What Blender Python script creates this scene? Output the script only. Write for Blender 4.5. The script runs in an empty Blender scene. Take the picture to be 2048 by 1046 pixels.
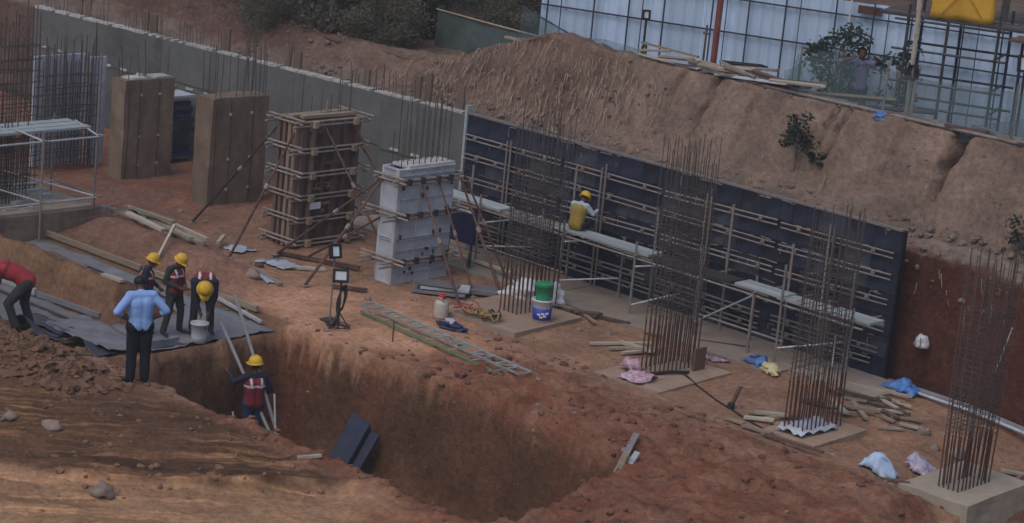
import bpy, bmesh, math, random
from mathutils import Vector, Matrix, noise, Quaternion

random.seed(11)
R = math.radians
C = bpy.context.scene.collection
SC = bpy.context.scene

# ------------------------------------------------------------------ camera, sky, sun, exposure
# World frame (metres): x runs along the retaining wall, y points into the bank behind it, z is up.
cam_d = bpy.data.cameras.new('camera')
cam = bpy.data.objects.new('camera', cam_d)
C.objects.link(cam)
SC.camera = cam
cam_d.sensor_fit = 'HORIZONTAL'
cam_d.sensor_width = 36.0
cam_d.lens = 36.0 * 4700 / 2048
cam_d.clip_start = 0.5
cam_d.clip_end = 600
_hd, _pt, _rl = R(47.3), R(14.0), R(5.4)
_fh = Vector((-math.cos(_hd), math.sin(_hd), 0))
_rt = Vector((_fh.y, -_fh.x, 0))
_z = Vector((0, 0, 1))
_fw = _fh * math.cos(_pt) - _z * math.sin(_pt)
_up = _fh * math.sin(_pt) + _z * math.cos(_pt)
_r2 = _rt * math.cos(_rl) + _up * math.sin(_rl)
_u2 = _up * math.cos(_rl) - _rt * math.sin(_rl)
cam.matrix_world = Matrix(((_r2.x, _u2.x, -_fw.x, 30.0), (_r2.y, _u2.y, -_fw.y, -33.0),
                           (_r2.z, _u2.z, -_fw.z, 11.2), (0, 0, 0, 1)))

SUN_EL, SUN_AZ = R(58), R(172)
world = bpy.data.worlds.new('World')
SC.world = world
world.use_nodes = True
nt = world.node_tree
nt.nodes.clear()
out = nt.nodes.new('ShaderNodeOutputWorld')
bg = nt.nodes.new('ShaderNodeBackground')
sky = nt.nodes.new('ShaderNodeTexSky')
sky.sky_type = 'NISHITA'
sky.sun_disc = False
sky.sun_elevation = SUN_EL
sky.sun_rotation = SUN_AZ
sky.air_density = 1.0
sky.dust_density = 3.0
sky.ozone_density = 1.5
bg.inputs['Strength'].default_value = 0.1
nt.links.new(sky.outputs[0], bg.inputs['Color'])
nt.links.new(bg.outputs[0], out.inputs['Surface'])

sun_d = bpy.data.lights.new('sun', 'SUN')
sun = bpy.data.objects.new('sun', sun_d)
C.objects.link(sun)
sun_d.energy = 0.55
sun_d.angle = R(45)
sun_d.color = (1.0, 0.93, 0.85)
# Sky Texture: rotation 0 puts the sun toward +Y, growing clockwise seen from above
_sd = Vector((math.sin(SUN_AZ) * math.cos(SUN_EL), math.cos(SUN_AZ) * math.cos(SUN_EL), math.sin(SUN_EL)))
sun.rotation_euler = _sd.to_track_quat('Z', 'Y').to_euler()

SC.view_settings.view_transform = 'Standard'
SC.view_settings.look = 'None'
SC.view_settings.exposure = 0.3
SC.view_settings.gamma = 1.0
SC.view_settings.use_curve_mapping = False
SC.cycles.max_bounces = 6
SC.cycles.transparent_max_bounces = 16


# ------------------------------------------------------------------ materials
def mat(name, col, rough=0.85, var=0.25, scale=6.0, bump=0.15, metal=0.0, bscale=None, col2=None, stretch=None, spec=0.3,
        dirt=None, dirt_amt=0.5):
    m = bpy.data.materials.new(name)
    m.use_nodes = True
    n, l = m.node_tree.nodes, m.node_tree.links
    b = n['Principled BSDF']
    b.inputs['Roughness'].default_value = rough
    b.inputs['Metallic'].default_value = metal
    b.inputs['Specular IOR Level'].default_value = spec
    tc = n.new('ShaderNodeTexCoord')
    mp = n.new('ShaderNodeMapping')
    l.new(tc.outputs['Object'], mp.inputs['Vector'])
    if stretch:
        mp.inputs['Scale'].default_value = stretch
    nz = n.new('ShaderNodeTexNoise')
    nz.inputs['Scale'].default_value = scale
    nz.inputs['Detail'].default_value = 6
    nz.inputs['Roughness'].default_value = 0.65
    l.new(mp.outputs[0], nz.inputs['Vector'])
    rp = n.new('ShaderNodeValToRGB')
    c2 = col2 or tuple(min(1, c * (1 + var)) for c in col)
    rp.color_ramp.elements[0].position = 0.3
    rp.color_ramp.elements[1].position = 0.72
    rp.color_ramp.elements[0].color = (*[c * (1 - var) for c in col], 1)
    rp.color_ramp.elements[1].color = (*c2, 1)
    l.new(nz.outputs['Fac'], rp.inputs['Fac'])
    src = rp.outputs[0]
    oi = n.new('ShaderNodeObjectInfo')
    hs = n.new('ShaderNodeHueSaturation')
    mr = n.new('ShaderNodeMapRange')
    mr.inputs['To Min'].default_value = 1 - 0.16
    mr.inputs['To Max'].default_value = 1 + 0.16
    l.new(oi.outputs['Random'], mr.inputs['Value'])
    l.new(mr.outputs[0], hs.inputs['Value'])
    l.new(src, hs.inputs['Color'])
    src = hs.outputs[0]
    if dirt:
        n2 = n.new('ShaderNodeTexNoise')
        n2.inputs['Scale'].default_value = 1.7
        n2.inputs['Detail'].default_value = 7
        n2.inputs['Roughness'].default_value = 0.7
        l.new(tc.outputs['Object'], n2.inputs['Vector'])
        r2 = n.new('ShaderNodeValToRGB')
        r2.color_ramp.elements[0].position = 0.42
        r2.color_ramp.elements[1].position = 0.66
        r2.color_ramp.elements[0].color = (0, 0, 0, 1)
        r2.color_ramp.elements[1].color = (dirt_amt,) * 3 + (1,)
        l.new(n2.outputs['Fac'], r2.inputs['Fac'])
        mx = n.new('ShaderNodeMix')
        mx.data_type = 'RGBA'
        l.new(r2.outputs[0], mx.inputs[0])
        l.new(src, mx.inputs[6])
        mx.inputs[7].default_value = (*dirt, 1)
        src = mx.outputs[2]
    l.new(src, b.inputs['Base Color'])
    if bump:
        nb = n.new('ShaderNodeTexNoise')
        nb.inputs['Scale'].default_value = bscale or scale * 4
        nb.inputs['Detail'].default_value = 5
        l.new(mp.outputs[0], nb.inputs['Vector'])
        bp = n.new('ShaderNodeBump')
        bp.inputs['Strength'].default_value = bump
        bp.inputs['Distance'].default_value = 0.02
        l.new(nb.outputs['Fac'], bp.inputs['Height'])
        l.new(bp.outputs[0], b.inputs['Normal'])
    return m


def soil_mat(name):
    """Earth: the vertex colour is the soil type of each place, darkened for shade in the trench; noise adds grain, pebbles and lumps."""
    m = bpy.data.materials.new(name)
    m.use_nodes = True
    n, l = m.node_tree.nodes, m.node_tree.links
    b = n['Principled BSDF']
    b.inputs['Roughness'].default_value = 0.95
    b.inputs['Specular IOR Level'].default_value = 0.12
    at = n.new('ShaderNodeVertexColor')
    at.layer_name = 'soil'
    tc = n.new('ShaderNodeTexCoord')

    def nz(scale, det=6, rough=0.65):
        x = n.new('ShaderNodeTexNoise')
        x.inputs['Scale'].default_value = scale
        x.inputs['Detail'].default_value = det
        x.inputs['Roughness'].default_value = rough
        l.new(tc.outputs['Object'], x.inputs['Vector'])
        return x
    a = nz(1.1)
    f = nz(9, 8, 0.75)
    r1 = n.new('ShaderNodeMapRange')
    r1.inputs['From Min'].default_value = 0.3
    r1.inputs['From Max'].default_value = 0.7
    r1.inputs['To Min'].default_value = 0.72
    r1.inputs['To Max'].default_value = 1.25
    l.new(a.outputs['Fac'], r1.inputs['Value'])
    r2 = n.new('ShaderNodeMapRange')
    r2.inputs['From Min'].default_value = 0.3
    r2.inputs['From Max'].default_value = 0.7
    r2.inputs['To Min'].default_value = 0.6
    r2.inputs['To Max'].default_value = 1.4
    l.new(f.outputs['Fac'], r2.inputs['Value'])
    mu = n.new('ShaderNodeMath')
    mu.operation = 'MULTIPLY'
    l.new(r1.outputs[0], mu.inputs[0])
    l.new(r2.outputs[0], mu.inputs[1])
    vm = n.new('ShaderNodeVectorMath')
    vm.operation = 'SCALE'
    l.new(at.outputs['Color'], vm.inputs[0])
    l.new(mu.outputs[0], vm.inputs['Scale'])
    m1 = n.new('ShaderNodeMapping')
    m1.inputs['Rotation'].default_value = (0, 0, R(-48.65))
    l.new(tc.outputs['Object'], m1.inputs['Vector'])
    streaks = []
    for sc_ in ((0.13, 3.2, 1.0), (0.22, 12.0, 1.0)):
        m2 = n.new('ShaderNodeMapping')
        m2.inputs['Scale'].default_value = sc_
        l.new(m1.outputs[0], m2.inputs['Vector'])
        q = n.new('ShaderNodeTexNoise')
        q.inputs['Scale'].default_value = 1.0
        q.inputs['Detail'].default_value = 3
        q.inputs['Distortion'].default_value = 0.06
        l.new(m2.outputs[0], q.inputs['Vector'])
        streaks.append(q)
    ad = n.new('ShaderNodeMath')
    ad.operation = 'MULTIPLY_ADD'
    ad.inputs[1].default_value = 0.75
    l.new(streaks[1].outputs['Fac'], ad.inputs[0])
    l.new(streaks[0].outputs['Fac'], ad.inputs[2])
    sr = n.new('ShaderNodeValToRGB')
    e = sr.color_ramp.elements
    e[0].position, e[1].position = 0.70, 1.0
    e[0].color, e[1].color = (0.58, 0.55, 0.52, 1), (2.1, 2.0, 1.85, 1)
    x_ = e.new(0.86)
    x_.color = (0.85, 0.85, 0.85, 1)
    x_ = e.new(0.94)
    x_.color = (1.35, 1.3, 1.2, 1)
    l.new(ad.outputs[0], sr.inputs['Fac'])
    sm_ = n.new('ShaderNodeMix')
    sm_.data_type = 'RGBA'
    sm_.blend_type = 'MULTIPLY'
    sm_.clamp_result = False
    l.new(at.outputs['Alpha'], sm_.inputs[0])
    l.new(vm.outputs[0], sm_.inputs[6])
    l.new(sr.outputs[0], sm_.inputs[7])
    # pale grit
    vo = n.new('ShaderNodeTexVoronoi')
    vo.inputs['Scale'].default_value = 7
    l.new(tc.outputs['Object'], vo.inputs['Vector'])
    gr = n.new('ShaderNodeValToRGB')
    gr.color_ramp.elements[0].position = 0.06
    gr.color_ramp.elements[1].position = 0.12
    gr.color_ramp.elements[0].color = (0.55,) * 3 + (1,)
    gr.color_ramp.elements[1].color = (0, 0, 0, 1)
    l.new(vo.outputs['Distance'], gr.inputs['Fac'])
    gm = nz(0.9, 3)
    g2 = n.new('ShaderNodeMath')
    g2.operation = 'GREATER_THAN'
    g2.inputs[1].default_value = 0.52
    l.new(gm.outputs['Fac'], g2.inputs[0])
    g3 = n.new('ShaderNodeMath')
    g3.operation = 'MULTIPLY'
    l.new(gr.outputs[0], g3.inputs[0])
    l.new(g2.outputs[0], g3.inputs[1])
    mx = n.new('ShaderNodeMix')
    mx.data_type = 'RGBA'
    l.new(g3.outputs[0], mx.inputs[0])
    l.new(sm_.outputs[2], mx.inputs[6])
    mx.inputs[7].default_value = (0.33, 0.25, 0.2, 1)
    l.new(mx.outputs[2], b.inputs['Base Color'])
    bp = n.new('ShaderNodeBump')
    bp.inputs['Strength'].default_value = 0.8
    bp.inputs['Distance'].default_value = 0.06
    l.new(f.outputs['Fac'], bp.inputs['Height'])
    big = nz(2.6, 5, 0.6)
    b2 = n.new('ShaderNodeBump')
    b2.inputs['Strength'].default_value = 0.45
    b2.inputs['Distance'].default_value = 0.12
    l.new(big.outputs['Fac'], b2.inputs['Height'])
    l.new(bp.outputs[0], b2.inputs['Normal'])
    sh = n.new('ShaderNodeMath')
    sh.operation = 'MULTIPLY'
    l.new(ad.outputs[0], sh.inputs[0])
    l.new(at.outputs['Alpha'], sh.inputs[1])
    b3 = n.new('ShaderNodeBump')
    b3.inputs['Strength'].default_value = 0.5
    b3.inputs['Distance'].default_value = 0.07
    l.new(sh.outputs[0], b3.inputs['Height'])
    l.new(b2.outputs[0], b3.inputs['Normal'])
    l.new(b3.outputs[0], b.inputs['Normal'])
    return m


def net_mat(name, col, opac):
    """Woven safety net: threads cover a fixed share of the surface."""
    m = bpy.data.materials.new(name)
    m.use_nodes = True
    n, l = m.node_tree.nodes, m.node_tree.links
    b = n['Principled BSDF']
    b.inputs['Base Color'].default_value = (*col, 1)
    b.inputs['Roughness'].default_value = 0.8
    tr = n.new('ShaderNodeBsdfTransparent')
    mx = n.new('ShaderNodeMixShader')
    tc = n.new('ShaderNodeTexCoord')
    nz = n.new('ShaderNodeTexNoise')
    nz.inputs['Scale'].default_value = 2.5
    nz.inputs['Detail'].default_value = 4
    l.new(tc.outputs['Object'], nz.inputs['Vector'])
    r = n.new('ShaderNodeMapRange')
    r.inputs['From Min'].default_value = 0.3
    r.inputs['From Max'].default_value = 0.7
    r.inputs['To Min'].default_value = opac * 0.7
    r.inputs['To Max'].default_value = min(1, opac * 1.3)
    l.new(nz.outputs['Fac'], r.inputs['Value'])
    l.new(r.outputs[0], mx.inputs[0])
    l.new(tr.outputs[0], mx.inputs[1])
    l.new(b.outputs[0], mx.inputs[2])
    l.new(mx.outputs[0], n['Material Output'].inputs['Surface'])
    return m


DUST = (0.30, 0.19, 0.13)
M = {
    'soil': soil_mat('soil'),
    'concrete': mat('concrete_grey', (0.098, 0.104, 0.104), 0.9, 0.25, 1.2, 0.2, dirt=(0.16, 0.15, 0.135), dirt_amt=0.6, bscale=20),
    'concrete_edge': mat('concrete_edge', (0.42, 0.41, 0.39), 0.9, 0.3, 5, 0.3),
    'blinding': mat('blinding_concrete', (0.25, 0.22, 0.19), 0.9, 0.22, 2.2, 0.25, dirt=(0.27, 0.18, 0.13), dirt_amt=0.8, bscale=18),
    'pad': mat('footing_concrete', (0.33, 0.245, 0.185), 0.92, 0.2, 3.0, 0.3, dirt=(0.27, 0.17, 0.12), dirt_amt=0.8),
    'pad_grey': mat('footing_concrete_grey', (0.33, 0.29, 0.235), 0.92, 0.18, 3.0, 0.25, dirt=(0.3, 0.2, 0.14), dirt_amt=0.5),
    'mud_column': mat('mud_streaked_concrete', (0.20, 0.148, 0.108), 0.9, 0.3, 3.0, 0.25, stretch=(1, 1, 0.3), dirt=(0.12, 0.083, 0.06), dirt_amt=0.8),
    'mud_dark': mat('column_joint', (0.07, 0.05, 0.04), 0.9, 0.3, 6, 0.1),
    'panel': mat('formwork_black_blue', (0.014, 0.017, 0.034), 0.55, 0.5, 2.2, 0.15, col2=(0.03, 0.037, 0.07), dirt=(0.085, 0.085, 0.1), dirt_amt=0.25, spec=0.2),
    'panel_old': mat('formwork_worn', (0.02, 0.024, 0.044), 0.6, 0.5, 2.6, 0.15, col2=(0.042, 0.05, 0.08), dirt=(0.13, 0.125, 0.13), dirt_amt=0.5),
    'panel_new': mat('formwork_black', (0.009, 0.011, 0.02), 0.5, 0.5, 2.2, 0.15, col2=(0.02, 0.024, 0.042), dirt=(0.07, 0.07, 0.085), dirt_amt=0.3),
    'panel_blue': mat('dusty_blue_panel', (0.035, 0.047, 0.085), 0.6, 0.3, 4, 0.1, dirt=(0.1, 0.08, 0.07), dirt_amt=0.4),
    'panel_edge': mat('formwork_edge', (0.012, 0.013, 0.02), 0.6, 0.3, 8, 0.1),
    'pipe': mat('galvanised_pipe', (0.215, 0.205, 0.205), 0.6, 0.3, 9, 0.1, metal=0.25, dirt=DUST, dirt_amt=0.6),
    'pipe_bright': mat('bright_pipe', (0.42, 0.42, 0.43), 0.5, 0.2, 9, 0.05, metal=0.2),
    'steel_dark': mat('dark_steel', (0.06, 0.058, 0.06), 0.6, 0.3, 8, 0.1, metal=0.4),
    'rebar': mat('rebar', (0.105, 0.086, 0.08), 0.85, 0.4, 14, 0.3, metal=0.2),
    'rebar_rust': mat('rebar_rusty', (0.085, 0.045, 0.033), 0.9, 0.4, 14, 0.3),
    'prop': mat('maroon_prop_paint', (0.085, 0.04, 0.036), 0.7, 0.35, 9, 0.1, dirt=DUST, dirt_amt=0.4),
    'plank': mat('scaffold_plank_grey', (0.33, 0.37, 0.38), 0.7, 0.2, 5, 0.1, stretch=(0.3, 3, 3)),
    'timber': mat('weathered_timber', (0.27, 0.21, 0.155), 0.85, 0.3, 5, 0.15, stretch=(0.5, 4, 4)),
    'timber_pale': mat('pale_timber', (0.4, 0.345, 0.275), 0.85, 0.25, 5, 0.15, stretch=(0.5, 4, 4)),
    'timber_red': mat('red_brown_timber', (0.125, 0.078, 0.064), 0.85, 0.3, 5, 0.15, stretch=(4, 4, 0.5)),
    'shoring': mat('dusty_brown_board', (0.15, 0.105, 0.08), 0.9, 0.3, 5, 0.15, stretch=(4, 4, 0.5), dirt=(0.2, 0.13, 0.1), dirt_amt=0.6),
    'timber_tan': mat('tan_timber', (0.235, 0.165, 0.12), 0.85, 0.25, 5, 0.15, stretch=(4, 4, 0.5)),
    'alu': mat('white_formwork', (0.44, 0.465, 0.53), 0.55, 0.15, 3, 0.12, dirt=(0.26, 0.24, 0.23), dirt_amt=0.5),
    'clamp': mat('clamp_steel', (0.24, 0.215, 0.195), 0.7, 0.35, 8, 0.1, dirt=DUST, dirt_amt=0.5),
    'sheet_grey': mat('grey_plastic_sheet', (0.155, 0.165, 0.185), 0.5, 0.25, 3, 0.15, dirt=(0.22, 0.17, 0.14), dirt_amt=0.55, spec=0.4),
    'sheet_dark': mat('dark_sheet', (0.045, 0.05, 0.07), 0.5, 0.3, 3, 0.1, dirt=(0.12, 0.09, 0.08), dirt_amt=0.4),
    'sheet_pale': mat('pale_plastic', (0.42, 0.46, 0.54), 0.45, 0.2, 5, 0.15, dirt=(0.3, 0.24, 0.2), dirt_amt=0.35),
    'fence': mat('fence_sheet_blue_white', (0.47, 0.60, 0.78), 0.45, 0.1, 1.5, 0.05, dirt=(0.36, 0.46, 0.6), dirt_amt=0.6),
    'fence_post': mat('fence_post_navy', (0.03, 0.036, 0.06), 0.6, 0.3, 6, 0.05),
    'red_post': mat('rust_red_post', (0.18, 0.055, 0.04), 0.7, 0.3, 6, 0.1),
    'bamboo': mat('bamboo_pole', (0.36, 0.31, 0.25), 0.7, 0.25, 6, 0.1),
    'net_dense': mat('green_shade_cloth', (0.075, 0.105, 0.105), 0.85, 0.25, 2.5, 0.15, dirt=(0.13, 0.15, 0.15), dirt_amt=0.5),
    'net': net_mat('green_safety_net', (0.10, 0.155, 0.165), 0.42),
    'tarp_yellow': mat('yellow_tarpaulin', (0.52, 0.29, 0.035), 0.75, 0.2, 3, 0.1),
    'blue': mat('blue_tarp', (0.06, 0.19, 0.5), 0.5, 0.3, 7, 0.15, spec=0.4, dirt=(0.2, 0.2, 0.25), dirt_amt=0.4),
    'navy': mat('navy_plastic', (0.03, 0.037, 0.095), 0.5, 0.3, 5, 0.1),
    'white': mat('white_plastic', (0.6, 0.62, 0.66), 0.5, 0.12, 6, 0.1, dirt=(0.4, 0.33, 0.28), dirt_amt=0.4),
    'bag_blue': mat('pale_blue_bag', (0.32, 0.44, 0.6), 0.4, 0.2, 5, 0.1, dirt=(0.5, 0.52, 0.56), dirt_amt=0.6),
    'milky': mat('milky_plastic', (0.42, 0.38, 0.33), 0.5, 0.15, 6, 0.1),
    'red': mat('red_plastic', (0.5, 0.03, 0.025), 0.5, 0.15, 6, 0.05),
    'green': mat('green_plastic', (0.03, 0.27, 0.13), 0.5, 0.2, 6, 0.05),
    'royal': mat('royal_blue_print', (0.035, 0.07, 0.38), 0.5, 0.2, 6, 0.05),
    'pink_cloth': mat('pink_patterned_cloth', (0.30, 0.06, 0.11), 0.9, 0.1, 13, 0.1, col2=(0.55, 0.5, 0.56)),
    'lilac_bag': mat('lilac_printed_bag', (0.25, 0.22, 0.36), 0.7, 0.1, 14, 0.1, col2=(0.6, 0.56, 0.66)),
    'yellow_sack': mat('yellowish_sack', (0.5, 0.44, 0.25), 0.85, 0.2, 9, 0.2),
    'rope': mat('tangled_straps', (0.2, 0.13, 0.05), 0.8, 0.3, 9, 0.1, col2=(0.42, 0.3, 0.12)),
    'rope_red': mat('red_straps', (0.3, 0.08, 0.08), 0.8, 0.3, 9, 0.1),
    'black': mat('black_rubber', (0.02, 0.02, 0.022), 0.6, 0.3, 8, 0.05),
    'lamp_face': mat('lamp_glass', (0.6, 0.64, 0.68), 0.25, 0.05, 3, 0.0, spec=0.6),  # pale base colour stands in for the sky reflected in the glass
    'beam_grey': mat('truss_grey', (0.29, 0.32, 0.31), 0.6, 0.25, 9, 0.1, metal=0.1, dirt=DUST, dirt_amt=0.12),
    'beam_green': mat('truss_green', (0.09, 0.21, 0.11), 0.6, 0.25, 9, 0.1, dirt=DUST, dirt_amt=0.15),
    'stone': mat('stone', (0.26, 0.2, 0.165), 0.95, 0.3, 5, 0.4),
    'stone_dun': mat('dun_stone', (0.19, 0.145, 0.118), 0.95, 0.3, 5, 0.4),
    'clod': mat('soil_clod', (0.18, 0.10, 0.062), 0.95, 0.35, 4, 0.6),
    'clod_red': mat('red_soil_clod', (0.13, 0.06, 0.042), 0.95, 0.35, 4, 0.6),
    'straw': mat('dry_root', (0.29, 0.22, 0.165), 0.9, 0.3, 5, 0.1),
    'leaf': mat('leaf_green', (0.12, 0.14, 0.092), 0.7, 0.3, 1.2, 0, col2=(0.165, 0.18, 0.125)),
    'leaf_dark': mat('leaf_dark', (0.04, 0.06, 0.045), 0.7, 0.4, 2.0, 0, col2=(0.07, 0.095, 0.07)),
    'leaf_dry': mat('leaf_dry', (0.17, 0.155, 0.115), 0.8, 0.25, 1.2, 0, col2=(0.22, 0.205, 0.15)),
    'bark': mat('bark', (0.15, 0.125, 0.1), 0.9, 0.3, 8, 0.3),
    'house': mat('pale_yellow_plaster', (0.55, 0.5, 0.36), 0.9, 0.1, 2, 0.1),
    'glass_dark': mat('dark_window', (0.03, 0.035, 0.045), 0.2, 0.2, 2, 0, spec=0.6),
    # people (leaves follow below)
    'skin': mat('skin_brown', (0.13, 0.065, 0.04), 0.6, 0.1, 8, 0.0),
    'hair': mat('black_hair', (0.012, 0.011, 0.012), 0.6, 0.3, 20, 0.2),
    'eye': mat('eye_dark', (0.05, 0.04, 0.04), 0.3, 0.1, 4, 0.0),
    'shirt_blue': mat('light_blue_shirt', (0.25, 0.41, 0.76), 0.85, 0.1, 7, 0.25, bscale=9),
    'trouser_black': mat('black_trousers', (0.011, 0.012, 0.017), 0.85, 0.3, 7, 0.25, bscale=9),
    'trouser_grey': mat('dark_grey_trousers', (0.038, 0.038, 0.04), 0.85, 0.3, 7, 0.25, bscale=9),
    'jeans': mat('blue_jeans', (0.035, 0.055, 0.115), 0.85, 0.3, 7, 0.25, bscale=9),
    'shirt_navy': mat('navy_shirt', (0.022, 0.022, 0.05), 0.85, 0.3, 7, 0.25, bscale=9),
    'shirt_green': mat('dark_green_shirt', (0.03, 0.042, 0.038), 0.85, 0.3, 7, 0.25, bscale=9),
    'shirt_red': mat('red_shirt', (0.34, 0.035, 0.045), 0.85, 0.2, 7, 0.25, bscale=9),
    'shirt_lilac': mat('lilac_shirt', (0.2, 0.165, 0.31), 0.85, 0.15, 7, 0.25, bscale=9),
    'shirt_pale': mat('pale_blue_shirt', (0.33, 0.38, 0.47), 0.85, 0.15, 7, 0.25, bscale=9),
    'vest_red': mat('maroon_vest', (0.17, 0.022, 0.034), 0.8, 0.2, 7, 0.2, bscale=9),
    'vest_yellow': mat('mustard_vest', (0.32, 0.22, 0.045), 0.8, 0.2, 7, 0.2, bscale=9),
    'reflect': mat('reflective_tape', (0.55, 0.5, 0.5), 0.5, 0.1, 7, 0.0),
    'helmet': mat('yellow_helmet', (0.66, 0.39, 0.02), 0.55, 0.15, 9, 0.0, spec=0.4, dirt=(0.4, 0.25, 0.08), dirt_amt=0.5),
    'shoe': mat('dark_shoe', (0.02, 0.022, 0.03), 0.5, 0.2, 7, 0.0),
}


for k_ in ('leaf', 'leaf_dark', 'leaf_dry'):
    n_, l_ = M[k_].node_tree.nodes, M[k_].node_tree.links
    t_ = n_.new('ShaderNodeBsdfTranslucent')
    x_ = n_.new('ShaderNodeMixShader')
    x_.inputs[0].default_value = 0.45
    pb_ = n_['Principled BSDF']
    l_.new(pb_.inputs['Base Color'].links[0].from_socket, t_.inputs['Color'])
    l_.new(pb_.outputs[0], x_.inputs[1])
    l_.new(t_.outputs[0], x_.inputs[2])
    l_.new(x_.outputs[0], n_['Material Output'].inputs['Surface'])


# ------------------------------------------------------------------ helpers
class MB:
    """Collects simple solids as vertex/face lists and links them as one mesh object."""
    def __init__(s):
        s.v, s.f, s.mi = [], [], []

    def add(s, vs, fs, mi=0):
        o = len(s.v)
        s.v += [tuple(v) for v in vs]
        s.f += [tuple(i + o for i in f) for f in fs]
        s.mi += [mi] * len(fs)
        return s

    def box(s, c, d, rz=0, rot=None, mi=0):
        q = rot or Matrix.Rotation(rz, 3, 'Z')
        vs = []
        for sx in (-.5, .5):
            for sy in (-.5, .5):
                for sz in (-.5, .5):
                    vs.append(Vector(c) + q @ Vector((sx * d[0], sy * d[1], sz * d[2])))
        return s.add(vs, [(0, 1, 3, 2), (4, 6, 7, 5), (0, 4, 5, 1), (2, 3, 7, 6), (0, 2, 6, 4), (1, 5, 7, 3)], mi)

    def bar(s, a, b, w, h, mi=0, up=(0, 0, 1)):
        a, b = Vector(a), Vector(b)
        d = (b - a)
        L = d.length
        d.normalize()
        u = Vector(up)
        if abs(d.dot(u)) > 0.97:
            u = Vector((0, 1, 0))
        x = d.cross(u).normalized()
        y = x.cross(d)
        return s.box((a + b) / 2, (L, w, h), rot=Matrix((d, x, y)).transposed(), mi=mi)

    def tube(s, pts, r, n=6, r2=None, mi=0, cap=True):
        pts = [Vector(p) for p in pts]
        rings = []
        k = len(pts)
        px = None
        for i, p in enumerate(pts):
            d = (pts[min(i + 1, k - 1)] - pts[max(i - 1, 0)]).normalized()
            if px is None:
                u = Vector((0, 0, 1)) if abs(d.z) < 0.9 else Vector((1, 0, 0))
                px = d.cross(u).normalized()
            else:
                px = (px - d * px.dot(d)).normalized()
            py = d.cross(px)
            rr = r if r2 is None else r + (r2 - r) * i / (k - 1)
            rings.append([p + (px * math.cos(2 * math.pi * j / n) + py * math.sin(2 * math.pi * j / n)) * rr for j in range(n)])
        vs = [v for ring in rings for v in ring]
        fs = []
        for i in range(k - 1):
            for j in range(n):
                a, b = i * n + j, i * n + (j + 1) % n
                fs.append((a, b, b + n, a + n))
        if cap:
            fs.append(tuple(reversed(range(n))))
            fs.append(tuple((k - 1) * n + j for j in range(n)))
        return s.add(vs, fs, mi)

    def lathe(s, prof, n=14, c=(0, 0, 0), mi=0, rot=None):
        c = Vector(c)
        vs, fs = [], []
        for (r, z) in prof:
            for j in range(n):
                p = Vector((r * math.cos(2 * math.pi * j / n), r * math.sin(2 * math.pi * j / n), z))
                vs.append(c + (rot @ p if rot else p))
        for i in range(len(prof) - 1):
            for j in range(n):
                a, b = i * n + j, i * n + (j + 1) % n
                fs.append((a, b, b + n, a + n))
        fs.append(tuple(reversed(range(n))))
        fs.append(tuple((len(prof) - 1) * n + j for j in range(n)))
        return s.add(vs, fs, mi)

    def mesh(s, name, m=None, smooth=False):
        me = bpy.data.meshes.new(name)
        me.from_pydata(s.v, [], s.f)
        ms = m if isinstance(m, (list, tuple)) else [m]
        for x in ms:
            me.materials.append(M[x] if isinstance(x, str) else x)
        if len(ms) > 1:
            me.polygons.foreach_set('material_index', s.mi)
        if smooth:
            me.polygons.foreach_set('use_smooth', [True] * len(me.polygons))
        me.update()
        return me

    def build(s, name, m, parent=None, smooth=False, loc=None, kind=None):
        o = link(name, s.mesh(name, m, smooth), parent)
        if loc:
            o.location = loc
        if kind:
            o['kind'] = kind
        return o


def link(name, me, parent=None, loc=None, rz=0):
    o = bpy.data.objects.new(name, me)
    C.objects.link(o)
    if parent:
        o.parent = parent
    if loc:
        o.location = loc
    if rz:
        o.rotation_euler.z = rz
    return o


def tag(o, label, cat, group=None):
    o['label'] = label
    o['category'] = cat
    if group:
        o['group'] = group
    return o


def thing(name, label, cat, loc=(0, 0, 0), rz=0, group=None):
    o = bpy.data.objects.new(name, None)
    C.objects.link(o)
    o.location = loc
    o.rotation_euler.z = rz
    return tag(o, label, cat, group)


def dup(root, loc, rz=None, label=None):
    """Copy of a thing with its parts and sub-parts."""
    r = root.copy()
    C.objects.link(r)
    r.location = loc
    if rz is not None:
        r.rotation_euler.z = rz
    if label:
        r['label'] = label
    for ch in list(root.children):
        c = ch.copy()
        C.objects.link(c)
        c.parent = r
        for g in ch.children:
            d = g.copy()
            C.objects.link(d)
            d.parent = c
    return r


def fbm(x, y, z=0.0, o=4, h=0.9):
    return noise.fractal(Vector((x, y, z)), h, 2.1, o)


def cl(t):
    return 0.0 if t < 0 else 1.0 if t > 1 else t


def ss(t):
    t = cl(t)
    return t * t * (3 - 2 * t)


def mixc(a, b, t):
    return tuple(a[i] + (b[i] - a[i]) * t for i in range(3))


# ------------------------------------------------------------------ the pit floor
def trench_amt(x, y):
    if x < 0.2 or x > 10.2 or y < -11.6 or y > -5.2:
        return 0.0
    w = 0.14 * fbm(x * 1.3, y * 0.4, 3.1) + 0.05 * fbm(x * 5, y * 5, 8)
    right = cl((x - 4.2) / 4.0)
    near = (y - (-10.9 + w + 0.5 * ss((x - 9.0) / 0.9))) / 0.28
    far = ((-6.95 + 0.25 * math.exp(-((x - 5.5) / 1.8) ** 2) + w) - y) / (0.28 + 0.27 * right)
    left = (x - (0.85 + w * 0.5)) / 0.2
    rr = 9.72 - 0.24 * (y + 10.6) + w
    rgt = (rr - x) / 0.35
    return min(cl(near), cl(far) ** (0.8), cl(left), cl(rgt))


def ridge_amt(x, y):
    if x > -0.6 or y < -9.7 or y > -7.2:
        return 0.0
    w = 0.12 * fbm(x * 1.5, y * 1.5, 5)
    return min(ss((y + 9.38 + w) / 0.22), max(0.0, (-7.85 + w - y) / 1.25) ** 0.8, ss((-0.95 + w * 1.5 - x) / 0.22))


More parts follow.
